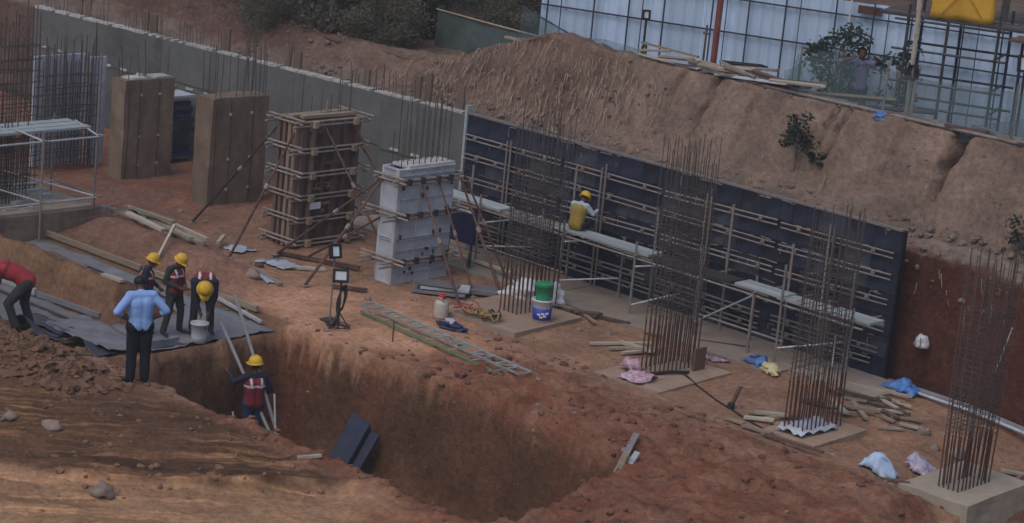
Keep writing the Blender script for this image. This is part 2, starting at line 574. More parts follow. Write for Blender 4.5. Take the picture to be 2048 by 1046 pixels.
def ground_h(x, y):
    z = 0.035 * fbm(x * 0.8, y * 0.8, 0) + 0.018 * fbm(x * 4, y * 4, 2, 3)
    # berm thrown up along the back ditch
    z += (0.42 + 0.12 * fbm(x, y, 9)) * math.exp(-((y + 6.1) / 0.62) ** 2) * ss((-0.6 - x) / 1.5) * ss((x + 6.3) / 0.9)
    # heaps between the concrete columns
    z += 0.34 * math.exp(-((x + 5.0) / 0.9) ** 2 - ((y + 2.4) / 1.0) ** 2)
    z += 0.2 * math.exp(-((x + 8.3) / 0.8) ** 2 - ((y + 3.2) / 1.0) ** 2)
    # rough loose soil between trench and footings
    rough = ss((x - 3.2) / 1.5) * ss((-4.0 - y) / 1.0) * ss((y + 12) / 1.0) * ss((14.5 - x) / 1)
    z += rough * (0.10 * fbm(x * 1.6, y * 1.6, 4) + 0.06 * fbm(x * 5, y * 5, 6))
    z += 0.10 * rough * math.exp(-((y + 5.4) / 1.2) ** 2)
    # ground falls toward the right end of the pit
    z -= 0.12 * ss((x - 9.0) / 2.0) * ss((y + 4.5) / 1.5)
    z -= 0.16 * ss((x - 11.0) / 0.6) * ss((y + 4.6) / 0.5)
    # hole beside the last footing
    z -= 0.75 * ss((x - 12.75) / 0.25) * ss((y + 4.7) / 0.4) * ss((-1.5 - y) / 0.5)
    z -= 0.35 * ss((x - 12.3) / 0.4) * ss((-4.0 - y) / 0.5) * ss((y + 6) / 0.6)
    # lined ditches on the left
    d = ss((0.95 - x) / 0.2) * min(ss((y + 11.05) / 0.3), ss((-6.85 - y) / 0.25))
    z = z * (1 - d) + (-0.14 + 0.02 * fbm(x * 2, y * 2, 3)) * d
    r = ridge_amt(x, y)
    z += min(r, 1) * (0.70 + 0.11 * fbm(x * 1.4, y * 1.4, 2) + 0.05 * fbm(x * 5, y * 5, 1))
    # bucket tooth marks on the near ground (ridges run along the dig direction)
    nm = ss((-11.2 - y) / 0.6)
    if nm > 0:
        a = 0.66 * x + 0.75 * y
        c = 0.75 * x - 0.66 * y + 0.05 * (a + 6.5) ** 2
        k = ss((c - 10.3) / 0.5) * ss((15.0 - c) / 1.0)
        z += nm * k * (0.07 * noise.noise(Vector((c * 4.5, a * 0.2, 0))) + 0.04 * noise.noise(Vector((c * 10, a * 0.25, 4))))
        z -= nm * 0.10 * ss((c - 13.2) / 0.25)
        z += nm * 0.05 * fbm(x * 1.3, y * 1.3, 7) + nm * 0.02 * fbm(x * 6, y * 6, 1)
    # heap of clods by the near ditch
    z += 0.30 * math.exp(-((y + 12.0) / 0.55) ** 2) * ss((2.35 - x) / 0.8) * (0.8 + 0.5 * fbm(x * 2.5, y * 2.5, 3))
    t = trench_amt(x, y)
    if t > 0:
        fl = -1.95 + 0.07 * fbm(x * 1.5, y * 1.5, 3)
        z = z * (1 - t) + fl * t + 0.09 * fbm(x * 3, y * 3, t * 4) * min(1, 3 * t * (1 - t))
    return z


ORANGE, SAND, BROWN = (0.50, 0.275, 0.168), (0.36, 0.207, 0.118), (0.175, 0.094, 0.052)
RED, DUN, CUT_SHADED = (0.195, 0.075, 0.045), (0.285, 0.165, 0.108), (0.12, 0.064, 0.038)
RUST = (0.19, 0.102, 0.077)


def ground_c(x, y):
    n1 = fbm(x * 0.55, y * 0.55, 20)
    n2 = fbm(x * 1.9, y * 1.9, 30)
    c = DUN
    # rusty ground round the columns, orange on the trodden plateau
    c = mixc(c, RUST, ss((-3.0 - x + n1) / 3.0) * 0.8)
    c = mixc(c, RED, ss((-5.5 - x + n1 * 2) / 2.0) * ss((y + 5) / 1.5) * cl(0.35 + n2))
    pl = math.exp(-((x - 1.4) / 2.6) ** 2 - ((y + 5.7) / 1.5) ** 2) * 1.7
    c = mixc(c, ORANGE, cl(pl + 0.25 * n2))
    c = mixc(c, RUST, ss((-0.5 - x) / 1.5) * ss((-5.2 - y) / 0.6) * 0.7)
    rd = ss((x - 2.9 + n1 * 1.2) / 1.6) * ss((-4.3 - y + n2 * 0.5) / 0.8)
    c = mixc(c, RED, cl(rd * (0.75 + 0.5 * n2)))
    path = math.exp(-((y + 5.0 + 0.10 * (x - 7)) / 0.5) ** 2) * ss((x - 4) / 2) * 0.5
    c = mixc(c, DUN, cl(path))
    nm = ss((-11.0 - y + n2 * 0.2) / 0.5)
    if nm > 0:
        a = 0.66 * x + 0.75 * y
        cc = 0.75 * x - 0.66 * y + 0.05 * (a + 6.5) ** 2
        b = mixc(BROWN, (0.115, 0.064, 0.04), cl(0.5 + n1 * 1.2))
        b = mixc(b, SAND, ss((cc - 13.15 + 0.25 * n2) / 0.3))
        st2 = noise.noise(Vector((x * 0.5 + y * 0.4, (0.8 * x - y) * 3.0, 7)))
        b = mixc(b, (0.37, 0.23, 0.13), cl(st2 - 0.1) * ss((cc - 13.2) / 0.3))
        c = mixc(c, b, nm)
        rn = ss((x - 8.0 + n2 * 0.4) / 0.8)
        c = mixc(c, RED, rn * 0.8)
    d = ss((0.95 - x) / 0.2) * min(ss((y + 11.05) / 0.3), ss((-6.6 - y) / 0.25))
    c = mixc(c, (0.19, 0.105, 0.066), d)
    c = mixc(c, (0.22, 0.125, 0.075), ridge_amt(x, y))
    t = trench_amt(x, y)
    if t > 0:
        c = mixc(c, mixc(CUT_SHADED, RED, cl(0.1 + n1 * 0.8)), ss((t - 0.02 - 0.06 * ss((x - 4.5) / 3)) / 0.14))  # damp cut soil, its colour darkened with depth to deepen the trench shade
    return c


def axis(lo, hi, step, far_lo, far_hi, grow=1.22):
    a = [lo + i * step for i in range(int(round((hi - lo) / step)) + 1)]
    s, p = step, a[-1]
    while p < far_hi:
        s *= grow
        p = min(p + s, far_hi)
        a.append(p)
    s, p = step, a[0]
    pre = []
    while p > far_lo:
        s *= grow
        p = max(p - s, far_lo)
        pre.append(p)
    return list(reversed(pre)) + a


def grid_object(name, rows, cols, P, Q, kind='structure'):
    me = bpy.data.meshes.new(name)
    vs = [P(i, j) for i in range(rows) for j in range(cols)]
    fs = [(i * cols + j, i * cols + j + 1, (i + 1) * cols + j + 1, (i + 1) * cols + j) for i in range(rows - 1) for j in range(cols - 1)]
    me.from_pydata(vs, [], fs)
    ca = me.color_attributes.new('soil', 'FLOAT_COLOR', 'POINT')
    buf = []
    for i in range(rows):
        for j in range(cols):
            q = Q(i, j)
            buf += [*q, 0.0] if len(q) == 3 else list(q)
    ca.data.foreach_set('color', buf)
    me.materials.append(M['soil'])
    me.polygons.foreach_set('use_smooth', [True] * len(me.polygons))
    me.update()
    o = link(name, me)
    o['kind'] = kind
    return o


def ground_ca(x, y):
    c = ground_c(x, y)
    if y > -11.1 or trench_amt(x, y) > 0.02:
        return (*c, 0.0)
    a = 0.66 * x + 0.75 * y
    cc = 0.75 * x - 0.66 * y + 0.05 * (a + 6.5) ** 2
    k = ss((-11.2 - y) / 0.4) * ss((8.0 - x) / 1.2) * ss((x + 2 + 1.5 * fbm(x, y, 3)) / 2)
    k *= cl(0.75 + 1.2 * fbm(x * 0.6, y * 0.6, 14)) * (1 - 0.55 * ss((cc - 13.1) / 0.4)) * ss((y + 16) / 1.0 + 0.6)
    hp = math.exp(-((y + 12.0) / 0.5) ** 2) * ss((2.0 - x) / 0.6)
    return (*c, cl(k) * (1 - cl(hp * 1.3)))


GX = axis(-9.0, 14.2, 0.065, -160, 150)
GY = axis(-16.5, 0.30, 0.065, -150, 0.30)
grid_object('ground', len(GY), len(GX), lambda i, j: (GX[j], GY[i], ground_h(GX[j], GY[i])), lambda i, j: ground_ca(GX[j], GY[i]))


# ------------------------------------------------------------------ the bank behind the wall
def bank_profile(x):
    k = ss((x + 5.6) / 4.2)                 # 0 on the low left side, 1 along the high cut
    hc = 3.10 + 1.03 * k + 0.12 * math.exp(-((x + 1.6) / 0.9) ** 2)
    hc += 0.35 * ss((-10 - x) / 5)
    hb = 3.0 - 0.1 * (1 - k) + 0.3 * ss((-10 - x) / 5)
    yc = 2.0 - 0.25 * (1 - k)
    ft = 2.28 if x < 8.4 else 2.28 - 0.06 * cl((x - 8.4) / 3)
    return [(0.46, -0.4), (0.56, ft), (0.98, ft + 0.17), (1.35, ft + 0.42), (yc, hc), (yc + 0.4, hc - 0.02), (yc + 1.7, hb), (9, hb),
            (30, hb + 0.2), (190, hb)]


BS = []
for seg, cnt in enumerate((34, 6, 7, 22, 7, 8, 10, 6, 5)):
    BS += [(seg, t / cnt) for t in range(cnt)]
BS.append((8, 1.0))
BX = axis(-14.0, 12.5, 0.055, -160, 150)
CRACKS = [(8.05, 0.11, 0.7, 2.85), (5.35, 0.05, 0.22, 3.3), (5.62, 0.05, 0.22, 3.2), (2.55, 0.05, 0.22, 2.9), (1.75, 0.04, 0.14, 2.8), (10.4, 0.05, 0.16, 2.8), (3.6, .035, .1, 2.9), (6.9, .04, .1, 2.9)]


def bank_pt(i, j):
    x = BX[i]
    seg, t = BS[j]
    pr = bank_profile(x)
    (y0, z0), (y1, z1) = pr[seg], pr[seg + 1]
    y, z = y0 + (y1 - y0) * t, z0 + (z1 - z0) * t
    if seg <= 6:
        rough = 1.0 if seg in (1, 2) else 0.9 if x < 0.6 else 0.32
        d = rough * (0.10 * fbm(x * 0.9, y * 2, z * 0.9, 4) + 0.05 * fbm(x * 4, y * 4, z * 3, 4))
        nx = Vector((0, -(z1 - z0), (y1 - y0)))
        nx.normalize()
        y += nx.y * d
        z += nx.z * d
        if seg in (2, 3, 4):
            for cx, w, dp, zb in CRACKS:
                if z > zb:
                    xx = cx - 0.10 * (4.1 - z) + 0.10 * noise.noise(Vector((z * 3, cx, 0)))
                    g = cl(1.35 - abs(x - xx) / (w * (0.5 + 0.75 * (z - zb)))) if abs(x - xx) < 1 else 0.0
                    y += dp * g
                    z -= dp * 0.5 * g * (1 if seg == 4 else 0.3)
        if x < 1.5 and seg in (2, 3):      # gouges left by the bucket on the spoil mound
            y += 0.05 * noise.noise(Vector((x * 6.5 + z, z * 1.2, 1)))
        if y < 0.40:
            y = 0.40
    return (x, y, z)


def bank_c(i, j):
    x = BX[i]
    seg, t = BS[j]
    pr = bank_profile(x)
    z = pr[seg][1] + (pr[seg + 1][1] - pr[seg][1]) * t
    n1 = fbm(x * 0.7, z * 0.9, 40)
    n2 = fbm(x * 2.5, z * 2.5, 50)
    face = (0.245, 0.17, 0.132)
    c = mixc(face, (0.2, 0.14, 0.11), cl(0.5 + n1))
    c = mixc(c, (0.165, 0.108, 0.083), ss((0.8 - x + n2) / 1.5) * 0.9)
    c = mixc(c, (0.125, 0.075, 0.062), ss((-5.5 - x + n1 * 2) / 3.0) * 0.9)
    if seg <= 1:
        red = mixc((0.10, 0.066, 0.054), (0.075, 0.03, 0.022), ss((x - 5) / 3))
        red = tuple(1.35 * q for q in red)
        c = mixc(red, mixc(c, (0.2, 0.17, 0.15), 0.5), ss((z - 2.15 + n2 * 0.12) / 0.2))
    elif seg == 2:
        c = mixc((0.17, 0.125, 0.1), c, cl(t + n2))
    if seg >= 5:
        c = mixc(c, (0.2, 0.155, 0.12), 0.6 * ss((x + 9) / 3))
    return c


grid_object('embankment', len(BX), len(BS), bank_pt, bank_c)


# ------------------------------------------------------------------ evening dust and haze
hz = MB().box((0, 20, 4.3), (480, 480, 14.8)).build('haze', 'soil')
hz['kind'] = 'stuff'
hm_ = bpy.data.materials.new('haze')
hm_.use_nodes = True
hm_.node_tree.nodes.clear()
ho_ = hm_.node_tree.nodes.new('ShaderNodeOutputMaterial')
hv_ = hm_.node_tree.nodes.new('ShaderNodeVolumePrincipled')
hv_.inputs['Color'].default_value = (0.86, 0.88, 0.92, 1)
hv_.inputs['Density'].default_value = 0.0009
hm_.node_tree.links.new(hv_.outputs[0], ho_.inputs['Volume'])
hz.data.materials.clear()
hz.data.materials.append(hm_)

# ------------------------------------------------------------------ cast concrete wall (left) with starter bars
rw = thing('retaining_wall', 'long grey cast concrete retaining wall running back to the left of the black formwork', 'wall', (-2.2, 0.1, 0))
WX0, WX1 = -16.9, -2.15


def wall_top(x):
    return 2.60 + (x - WX1) * 0.0155


k = 0
xs = [WX1 - 2.45 * i for i in range(7)]
xs[-1] = WX0
for a, b in zip(xs[:-1], xs[1:]):
    m = MB()
    x1, x0 = a - 2.2 * 0, b
    za, zb = wall_top(a), wall_top(b)
    g = 0.008
    off = random.uniform(-0.012, 0.012)
    vs = [(b + g, 0.0 + off, -.3), (a - g, 0.0 + off, -.3), (a - g, 0.24, -.3), (b + g, 0.24, -.3),
          (b + g, 0.0 + off, zb), (a - g, 0.0 + off, za), (a - g, 0.24, za), (b + g, 0.24, zb)]
    m.add([(v[0] + 2.2, v[1], v[2]) for v in vs], [(0, 3, 2, 1), (4, 5, 6, 7), (0, 1, 5, 4), (1, 2, 6, 5), (2, 3, 7, 6), (3, 0, 4, 7)])
    m.build('wall_bay', 'concrete', rw)
    m = MB()
    for q in range(9):                      # ragged laitance along the top
        t0, t1 = q / 9 + 0.004, (q + 1) / 9 - 0.004 - (0.05 if random.random() < 0.35 else 0)
        p0, p1 = b + (a - b) * t0, b + (a - b) * t1
        m.bar((p0 + 2.2, 0.115 + off, wall_top(p0) + 0.022), (p1 + 2.2, 0.115 + off, wall_top(p1) + 0.022), random.uniform(0.2, 0.24), random.uniform(0.03, 0.06))
    m.build('top_edge', 'concrete_edge', rw)
    m = MB()
    m.box(((a + b) / 2 + 2.2, -0.004 + off, 1.3 + 0.3 * random.random()), (abs(a - b) - .1, 0.02, 0.012))
    m.build('pour_line', 'mud_dark', rw)
    m = MB()
    for q in range(3):
        xx = b + (a - b) * (0.2 + 0.25 * q)
        m.box((xx + 2.2, -0.012 + off, 1.50), (0.24, 0.03, 0.05))
    m.build('chipped_patch', 'concrete_edge', rw)
# starter bars
sb = MB().tube([(0, 0, 0), (0.004, 0.003, 0.22), (0.0, -0.004, 0.52)], 0.009, 5).mesh('starter_bar', 'rebar')
sbp = MB().tube([(0, 0, 0), (0.004, 0.003, 0.2), (0.0, -0.004, 0.42)], 0.008, 5).mesh('starter_bar', 'pipe')
x = WX1 - 0.15
while x > WX0:
    u = fbm(x * 0.7, 3, 1)
    if u > -0.25:
        o = link('starter_bar', sbp if u > 0.2 else sb, rw, (x + 2.2, 0.11, wall_top(x) - 0.02))
        o.scale.z = random.uniform(0.6, 1.25)
        o.rotation_euler = (random.uniform(-.06, .06), random.uniform(-.08, .08), 0)
    x -= random.uniform(0.08, 0.17)

# soldier boards standing behind the wall
bd = MB().box((0, 0, 0.5), (0.2, 0.05, 1.0)).mesh('shoring_board', 'shoring')
desc = ['between the two mud-stained columns', 'behind the right mud-stained column', 'left of the timber boxed column', 'right of the timber boxed column', 'above the white formwork column', 'next to the black formwork end', 'near the left rebar walls']
xb = [-12.55, -9.95, -7.55, -5.35, -3.5, -2.55, -15.1]
for i, x in enumerate(xb):
    o = link('shoring_board', bd, None, (x, 0.33, wall_top(x) - 0.42), 0)
    o.rotation_euler = (0, random.uniform(-.04, .04), random.uniform(-.1, .1))
    o.scale = (random.uniform(.7, 1.1), 1, random.uniform(.8, 1.15))
    tag(o, 'brown upright board behind the concrete wall top, ' + desc[i], 'board', 'boards behind the concrete wall')
    if i % 2 == 0:
        q = link('shoring_board', bd, None, (x - 0.34, 0.35, wall_top(x) - 0.5))
        tag(q, 'second brown upright board behind the concrete wall, ' + desc[i], 'board', 'boards behind the concrete wall')

# ------------------------------------------------------------------ black formwork wall
FX0, FX1, FZ = -2.1, 8.38, 2.63
fw = thing('formwork_wall', 'long black plastic formwork wall braced with steel walers under the bank', 'formwork', (FX0, 0.1, 0))
PW, PH = (FX1 - FX0) / 18, FZ / 7
m = MB()
m.box((0, 0, 0), (PW - 0.008, 0.07, PH - 0.008))
for q in range(1):                          # ribs on the panel back
    m.box((0, -0.037, 0), (0.018, 0.006, PH - 0.03))
m.box((0, -0.037, PH * 0.5 - 0.02), (PW - 0.03, 0.006, 0.014))
m.box((0, -0.037, -PH * 0.5 + 0.02), (PW - 0.03, 0.006, 0.014))
pms = [m.mesh('formwork_panel', k_) for k_ in ('panel', 'panel', 'panel_old', 'panel_new')]
for i in range(18):
    for j in range(7):
        o = link('formwork_panel', random.choice(pms), fw, ((i + 0.5) * PW, 0.05 + random.uniform(-.003, .003), (j + 0.5) * PH))
        o.rotation_euler.x = random.uniform(-.012, .012)
MB().bar((0, 0.05, FZ + 0.02), (FX1 - FX0, 0.05, FZ + 0.02), 0.1, 0.035).build('top_rail', 'pipe', fw)
m = MB().box((FX1 - FX0 + 0.03, 0.03, FZ / 2), (0.04, 0.12, FZ + 0.03))
m.build('end_board', 'panel_edge', fw)
MB().box((-0.04, 0.06, FZ / 2 - 0.0), (0.06, 0.16, FZ + 0.35)).build('end_post', 'plank', fw)
# pale scrapes of cement along the panel joints
m = MB()
for q in range(150):
    x, j = random.uniform(0.1, FX1 - FX0 - 0.3), random.randint(1, 7)
    L = random.uniform(0.06, 0.3)
    m.box((x + L / 2, -0.003, j * PH + random.uniform(-.03, .0)), (L, 0.012, random.uniform(0.008, 0.02)), rot=Matrix.Rotation(random.uniform(-.1, .1), 3, 'Y'))
    if q % 3 == 0:
        m.box((x, -0.003, j * PH - random.uniform(.05, .2)), (0.012, 0.010, random.uniform(.05, .2)))
o = m.build('cement_scrapes', 'clamp', fw)
o['kind'] = 'stuff'
# walers: pairs of pipes with clips
WZ = [2.20, 1.81, 1.36, 0.92, 0.50, 0.27]
SX = [-0.8, 1.70, 4.28, 7.05]
segs = [(0.05, 2.65), (2.75, 5.2), (5.28, 7.9), (7.98, 10.4)]
for jz, z in enumerate(WZ):
    for a, b in segs:
        a2, b2 = a, b
        if z < 0.6:
            a2, b2 = a + random.uniform(0, .15), b - random.uniform(0, .2)
        elif z < 1.5 and random.random() < .5:
            b2 -= random.uniform(.0, .15)
        tilt = random.uniform(-.025, .025)
        m = MB()
        for dz in (-0.045, 0.045):
            m.tube([(a2, -0.065, z + dz - tilt), (b2, -0.065, z + dz + tilt)], 0.016, 6)
        w = m.build('waler', 'pipe', fw)
        n = max(2, int((b2 - a2) / 0.62))
        for q in range(n):
            xx = a2 + (b2 - a2) * (q + 0.5) / n + random.uniform(-.08, .08)
            t = (xx - a2) / (b2 - a2) * 2 * tilt - tilt
            mm = MB().box((xx, -0.09, z + t), (0.07, 0.025, 0.10))
            mm.tube([(xx, -0.03, z + t), (xx, -0.16, z + t)], 0.014, 6)
            mm.build('waler_clip', 'pipe', w)
for x in SX:
    m = MB()
    ln = random.uniform(-.015, .015)
    for dx in (-0.05, 0.05):
        m.tube([(x - FX0 + dx, -0.125, 0.02), (x - FX0 + dx + ln, -0.125, 2.42 + random.uniform(-.08, .05))], 0.022, 6)
    m.build('soldier_pipe', 'pipe', fw)

# ------------------------------------------------------------------ scaffold in front of the formwork
def standard(x, y, z0, z1):
    m = MB().tube([(x, y, z0), (x + .01, y, z1)], 0.024, 6)
    m.box((x, y, z0 + 0.01), (0.12, 0.12, 0.016))
    return m


sc = thing('scaffold', 'low tube scaffold with grey plank decks along the black formwork', 'scaffold', (0, 0, 0))
for x, z1 in ((-1.85, 1.2), (-0.58, 1.42), (1.63, 1.40), (3.42, 1.40), (4.95, 1.7), (6.18, 1.15), (6.79, 1.8), (8.28, 1.4)):
    standard(x, -0.92, 0.0, z1).build('standard', 'pipe', sc)
for x, z1 in ((-1.5, 1.75), (0.45, 1.3), (1.2, 2.3), (2.55, 1.2), (3.3, 1.9), (5.7, 1.25), (5.0, 2.4), (6.4, 2.0), (7.75, 1.8), (7.3, 1.2)):
    standard(x, -0.24, 0.0, z1).build('standard', 'pipe', sc)
for a, b, z in ((-2.1, 1.7, 1.13), (1.5, 3.6, 1.11), (3.5, 6.3, 1.10), (6.0, 8.5, 1.08), (-0.6, 1.7, 0.42), (-1.9, -0.5, 0.28), (4.9, 6.9, 0.45)):
    for y in (-0.92,) + ((-0.3,) if z > 1 else ()):
        MB().tube([(a, y + .03, z), (b, y + .03, z - .01)], 0.02, 6).build('ledger', 'pipe', sc)
for x in (-1.85, -0.58, 1.63, 3.42, 4.95, 6.18, 6.79, 8.28):
    MB().tube([(x + .03, -0.98, 1.16), (x + .03, -0.1, 1.16)], 0.02, 6).build('transom', 'pipe', sc)
for (x0, z0, y0, x1, z1, y1) in ((-0.58, 0.4, -.92, 0.3, 0.5, -.24), (1.63, 0.25, -.92, 2.5, 0.42, -.24), (3.42, 0.22, -.92, 4.0, 0.5, -.24), (-0.58, 0.85, -.92, 0.45, 1.15, -.24),
                                 (1.63, 1.0, -.92, 2.4, 1.15, -.3), (3.42, 0.95, -.92, 4.2, 1.1, -.24), (6.79, 0.3, -.92, 7.7, 0.55, -.24), (8.0, .3, -.92, 7.5, .6, -.2), (4.95, 0.3, -.92, 6.18, 1.1, -.92)):
    MB().tube([(x0, y0, z0), (x1, y1, z1)], 0.017, 6).build('brace', 'pipe_bright', sc)
for x, y0, y1 in ((0.5, 0, 0), (2.4, 0, 0), (6.0, 0, 0)):
    pass
for a, b, m_, z in ((-1.95, -0.1, 'plank', 1.2), (-0.05, 1.35, 'pipe', 1.17), (1.25, 3.68, 'plank', 1.2), (3.75, 5.6, 'steel_dark', 1.17), (5.7, 6.75, 'plank', 1.19), (6.65, 7.75, 'pipe_bright', 1.165), (7.7, 8.62, 'plank', 1.19)):
    for q, y in enumerate((-0.83, -0.615)):
        mm = MB().box(((a + b) / 2, y + .06, z), (b - a, 0.2, 0.04), rz=random.uniform(-.008, .008))
        mm.box((a + 0.04, y + .06, z + 0.002), (0.05, 0.204, 0.046)).box((b - 0.04, y + .06, z + 0.002), (0.05, 0.204, 0.046))
        mm.build('plank', m_, sc)

# blinding strip along the wall foot, poured in bays
st = []
for i, (a, b) in enumerate(((-4.5, -1.4), (-1.38, 1.7), (1.72, 4.6), (4.62, 7.2), (7.22, 9.0))):
    m = MB()
    n = 14
    y0 = -1.5 if i > 0 else -1.0
    if i == 4:
        y0 = -1.05
    vs, fs = [], []
    for q in range(n + 1):
        x = a + (b - a) * q / n
        e = 0.09 * fbm(x * 2.5, i, 3)
        zt = 0.055 + 0.008 * fbm(x * 3, 1, 1)
        vs += [(x, y0 + e, -0.15), (x, y0 + e, zt), (x, 0.055, zt), (x, 0.055, -0.15)]
    for q in range(n):
        o_ = q * 4
        for e in range(3):
            fs.append((o_ + e, o_ + 4 + e, o_ + 5 + e, o_ + 1 + e))
    fs += [(0, 1, 2, 3), (n * 4 + 3, n * 4 + 2, n * 4 + 1, n * 4)]
    m.add(vs, fs)
    o = m.build('blinding_strip', 'blinding')
    o['kind'] = 'structure'

# ------------------------------------------------------------------ mud-stained concrete columns
def column(name, label, x, y, sx, sy, h, seed):
    t = thing(name, label, 'column', (x, y, 0))
    rng = random.Random(seed)
    bm = bmesh.new()
    bmesh.ops.create_cube(bm, size=1)
    bmesh.ops.subdivide_edges(bm, edges=bm.edges[:], cuts=9, use_grid_fill=True)
    for v in bm.verts:
        v.co = Vector((v.co.x * sx, v.co.y * sy, (v.co.z + .5) * (h + 0.15) - 0.15))
        d = 0.018 * fbm(v.co.x * 3 + seed, v.co.y * 3, v.co.z * 1.5)
        v.co.x += d
        v.co.y += d * .6
        if v.co.z > h - .01:
            v.co.z += 0.02 * fbm(v.co.x * 6, v.co.y * 6, seed)
    me = bpy.data.meshes.new('shaft')
    bm.to_mesh(me)
    bm.free()
    me.materials.append(M['mud_column'])
    link('shaft', me, t)
    for f in (-.18, .2):                       # joints left between the form panels
        yy = f * sy + rng.uniform(-.05, .05)
        m = MB()
        m.tube([(sx / 2 + .006, yy, 0.05), (sx / 2 + .012, yy + rng.uniform(-.03, .03), h * .5), (sx / 2 + .006, yy, h - .06)], 0.011, 5)
        m.build('form_joint', 'mud_dark', t)
    m = MB()
    m.tube([(sx / 2 + .004, -sy / 2 + .1, 0.05), (sx / 2 + .01, -sy / 2 + .12, h * .6), (sx / 2 + .004, -sy / 2 + .09, h - .1)], 0.008, 5)
    m.build('form_joint', 'mud_dark', t)
    for zz in (0.35, 1.0, 1.95):
        for yy in (-.18 * sy, .2 * sy):
            MB().box((sx / 2 + .01, yy, zz * h / 2.3), (0.03, 0.05, 0.05)).build('tie_hole', 'concrete_edge', t)
    return t


c1 = column('concrete_column', 'left of two mud-stained concrete columns, pale broken top and two dark joints', -9.46, -2.28, .46, 1.32, 2.17, 3)
for a, b in ((-.5, -.1), (0.12, 0.55)):
    MB().box((.06, (a + b) / 2, 2.185), (0.34, b - a, 0.05)).build('top_edge', 'concrete_edge', c1)
c2 = column('concrete_column', 'right of two mud-stained concrete columns with thin rebars rising from its top', -6.83, -2.0, .52, 1.5, 2.27, 5)
rb1 = MB().tube([(0, 0, 0), (.006, .004, .7), (0, 0, 1.35)], 0.011, 5).mesh('rebar', 'rebar')
for (dx, dy) in [(-.2, -.65), (-.2, -.5), (-.2, -.35), (.18, -.62), (.18, -.5), (.2, .3), (.2, .42), (.2, .52), (.2, .62), (.2, .68), (-.2, .4), (-.2, .55), (-.2, .66), (.2, -.1), (.2, .1)]:
    o = link('rebar', rb1, c2, (dx, dy, 2.2))
    o.rotation_euler = (random.uniform(-.05, .05), random.uniform(-.05, .05), 0)
    o.scale.z = random.uniform(.6, 1.0)
for (dx, dy) in [(-.15, -.55), (-.15, -.45), (.15, -.55), (.1, -.2), (.15, .5), (-.1, .1)]:
    o = link('rebar', rb1, c1, (dx, dy, 2.1))
    o.rotation_euler = (random.uniform(-.08, .08), random.uniform(-.08, .08), 0)
    o.scale.z = random.uniform(.35, .7)

# ------------------------------------------------------------------ column formwork: timber box
def prop(label, a, b, r=0.028, m='prop', grp='raking props of the column forms'):
    t = thing('raking_prop', label, 'prop', b, 0, grp)
    a, b = Vector(a) - Vector(b), Vector((0, 0, 0))
    mid = b + (a - b) * 0.55
    MB().tube([b, mid], r, 7).build('outer_tube', m, t)
    MB().tube([mid, a], r * .75, 7).build('inner_tube', m, t)
    MB().tube([mid - (a - b).normalized() * .06, mid + (a - b).normalized() * .05], r * 1.45, 8).build('collar', 'clamp', t)
    MB().box((0, 0, 0.0), (.14, .14, .02)).build('foot_plate', 'clamp', t)
    return t


def clamp_level(mb, sx, sy, z, over, r=0.026):
    for dz in (-.04, .04):
        for s in (-1, 1):
            j = random.uniform(-.06, .06)
            mb.tube([(s * (sx / 2), -sy / 2 - over + j, z + dz), (s * (sx / 2), sy / 2 + over * .6 + j, z + dz)], r, 6)
            mb.tube([(-sx / 2 - over + j, s * (sy / 2), z + dz + .055), (sx / 2 + over + j, s * (sy / 2), z + dz + .055)], r, 6)


wf = thing('timber_column_form', 'reddish timber column form boxed with studs, steel clamps and raking props', 'column form', (-3.52, -2.55, 0))
sx, sy, h = .56, 1.55, 2.5
for s in (-1, 1):
    MB().box((s * (sx / 2 - .012), 0, h / 2), (.024, sy - .05, h)).build('ply_face', 'timber_red', wf)
    MB().box((0, s * (sy / 2 - .012), h / 2), (sx, .024, h)).build('ply_face', 'timber_red', wf)
for i in range(6):
    y = -sy / 2 + .06 + i * (sy - .12) / 5 + random.uniform(-.04, .04)
    MB().box((sx / 2 + .04, y, h / 2 + random.uniform(-.03, .03)), (.078, .085 if i % 3 else .12, h - .04)).build('stud', 'timber_tan' if i == 1 else 'timber_red', wf)
for i in range(4):
    xx = -sx / 2 + .05 + i * (sx - .1) / 3
    MB().box((xx, -sy / 2 - .04, h / 2), (.085, .078, h - .03)).build('stud', 'timber_tan' if i > 1 else 'timber_red', wf)
for z in (2.46, 1.93, 1.45, 1.0, 0.55, 0.1):
    m = MB()
    clamp_level(m, sx + .2, sy + .2, z, .15, .022)
    m.build('clamp', 'clamp', wf)
    for s in (-1, 1):
        MB().box((sx / 2 + .19, s * (sy / 2 - .25), z + .0), (.08, .1, .13)).build('clamp_wedge', 'timber', wf)
for q in range(9):
    z = random.choice((.75, 1.2, 1.7, 2.2))
    y = random.uniform(-.35, .5)
    MB().box((sx / 2 + .05, y, z + random.uniform(-.1, .1)), (.05, random.uniform(.2, .5), .05)).build('packing', random.choice(('timber_red', 'timber_tan')), wf)
for (y, a, w) in ((-.2, .05, 1.5), (.1, -.04, 1.3)):
    MB().box((.1 + y * .6, y * .3, h + .06 + .04 * a), (.16, w, .06), rz=a).build('top_board', 'timber', wf)
MB().box((sx / 2 + .1, -.32, .82), (.02, .27, .13)).build('pale_patch', 'white', wf)
MB().tube([(0.1, .05, h), (.11, .06, h + .32)], .03, 6).build('pipe_stub', 'clamp', wf)
MB().tube([(0, .45, h), (0, .46, h + .9)], .012, 5).build('rebar', 'rebar', wf)
MB().tube([(.1, .66, h), (.1, .67, h + .9)], .014, 5).build('rebar', 'rebar', wf)
for q in range(7):
    MB().tube([(-.18 + .06 * q, -.6 + .2 * q, h), (-.18 + .06 * q, -.6 + .2 * q, h + random.uniform(.4, .9))], .009, 5).build('rebar', 'rebar', wf)

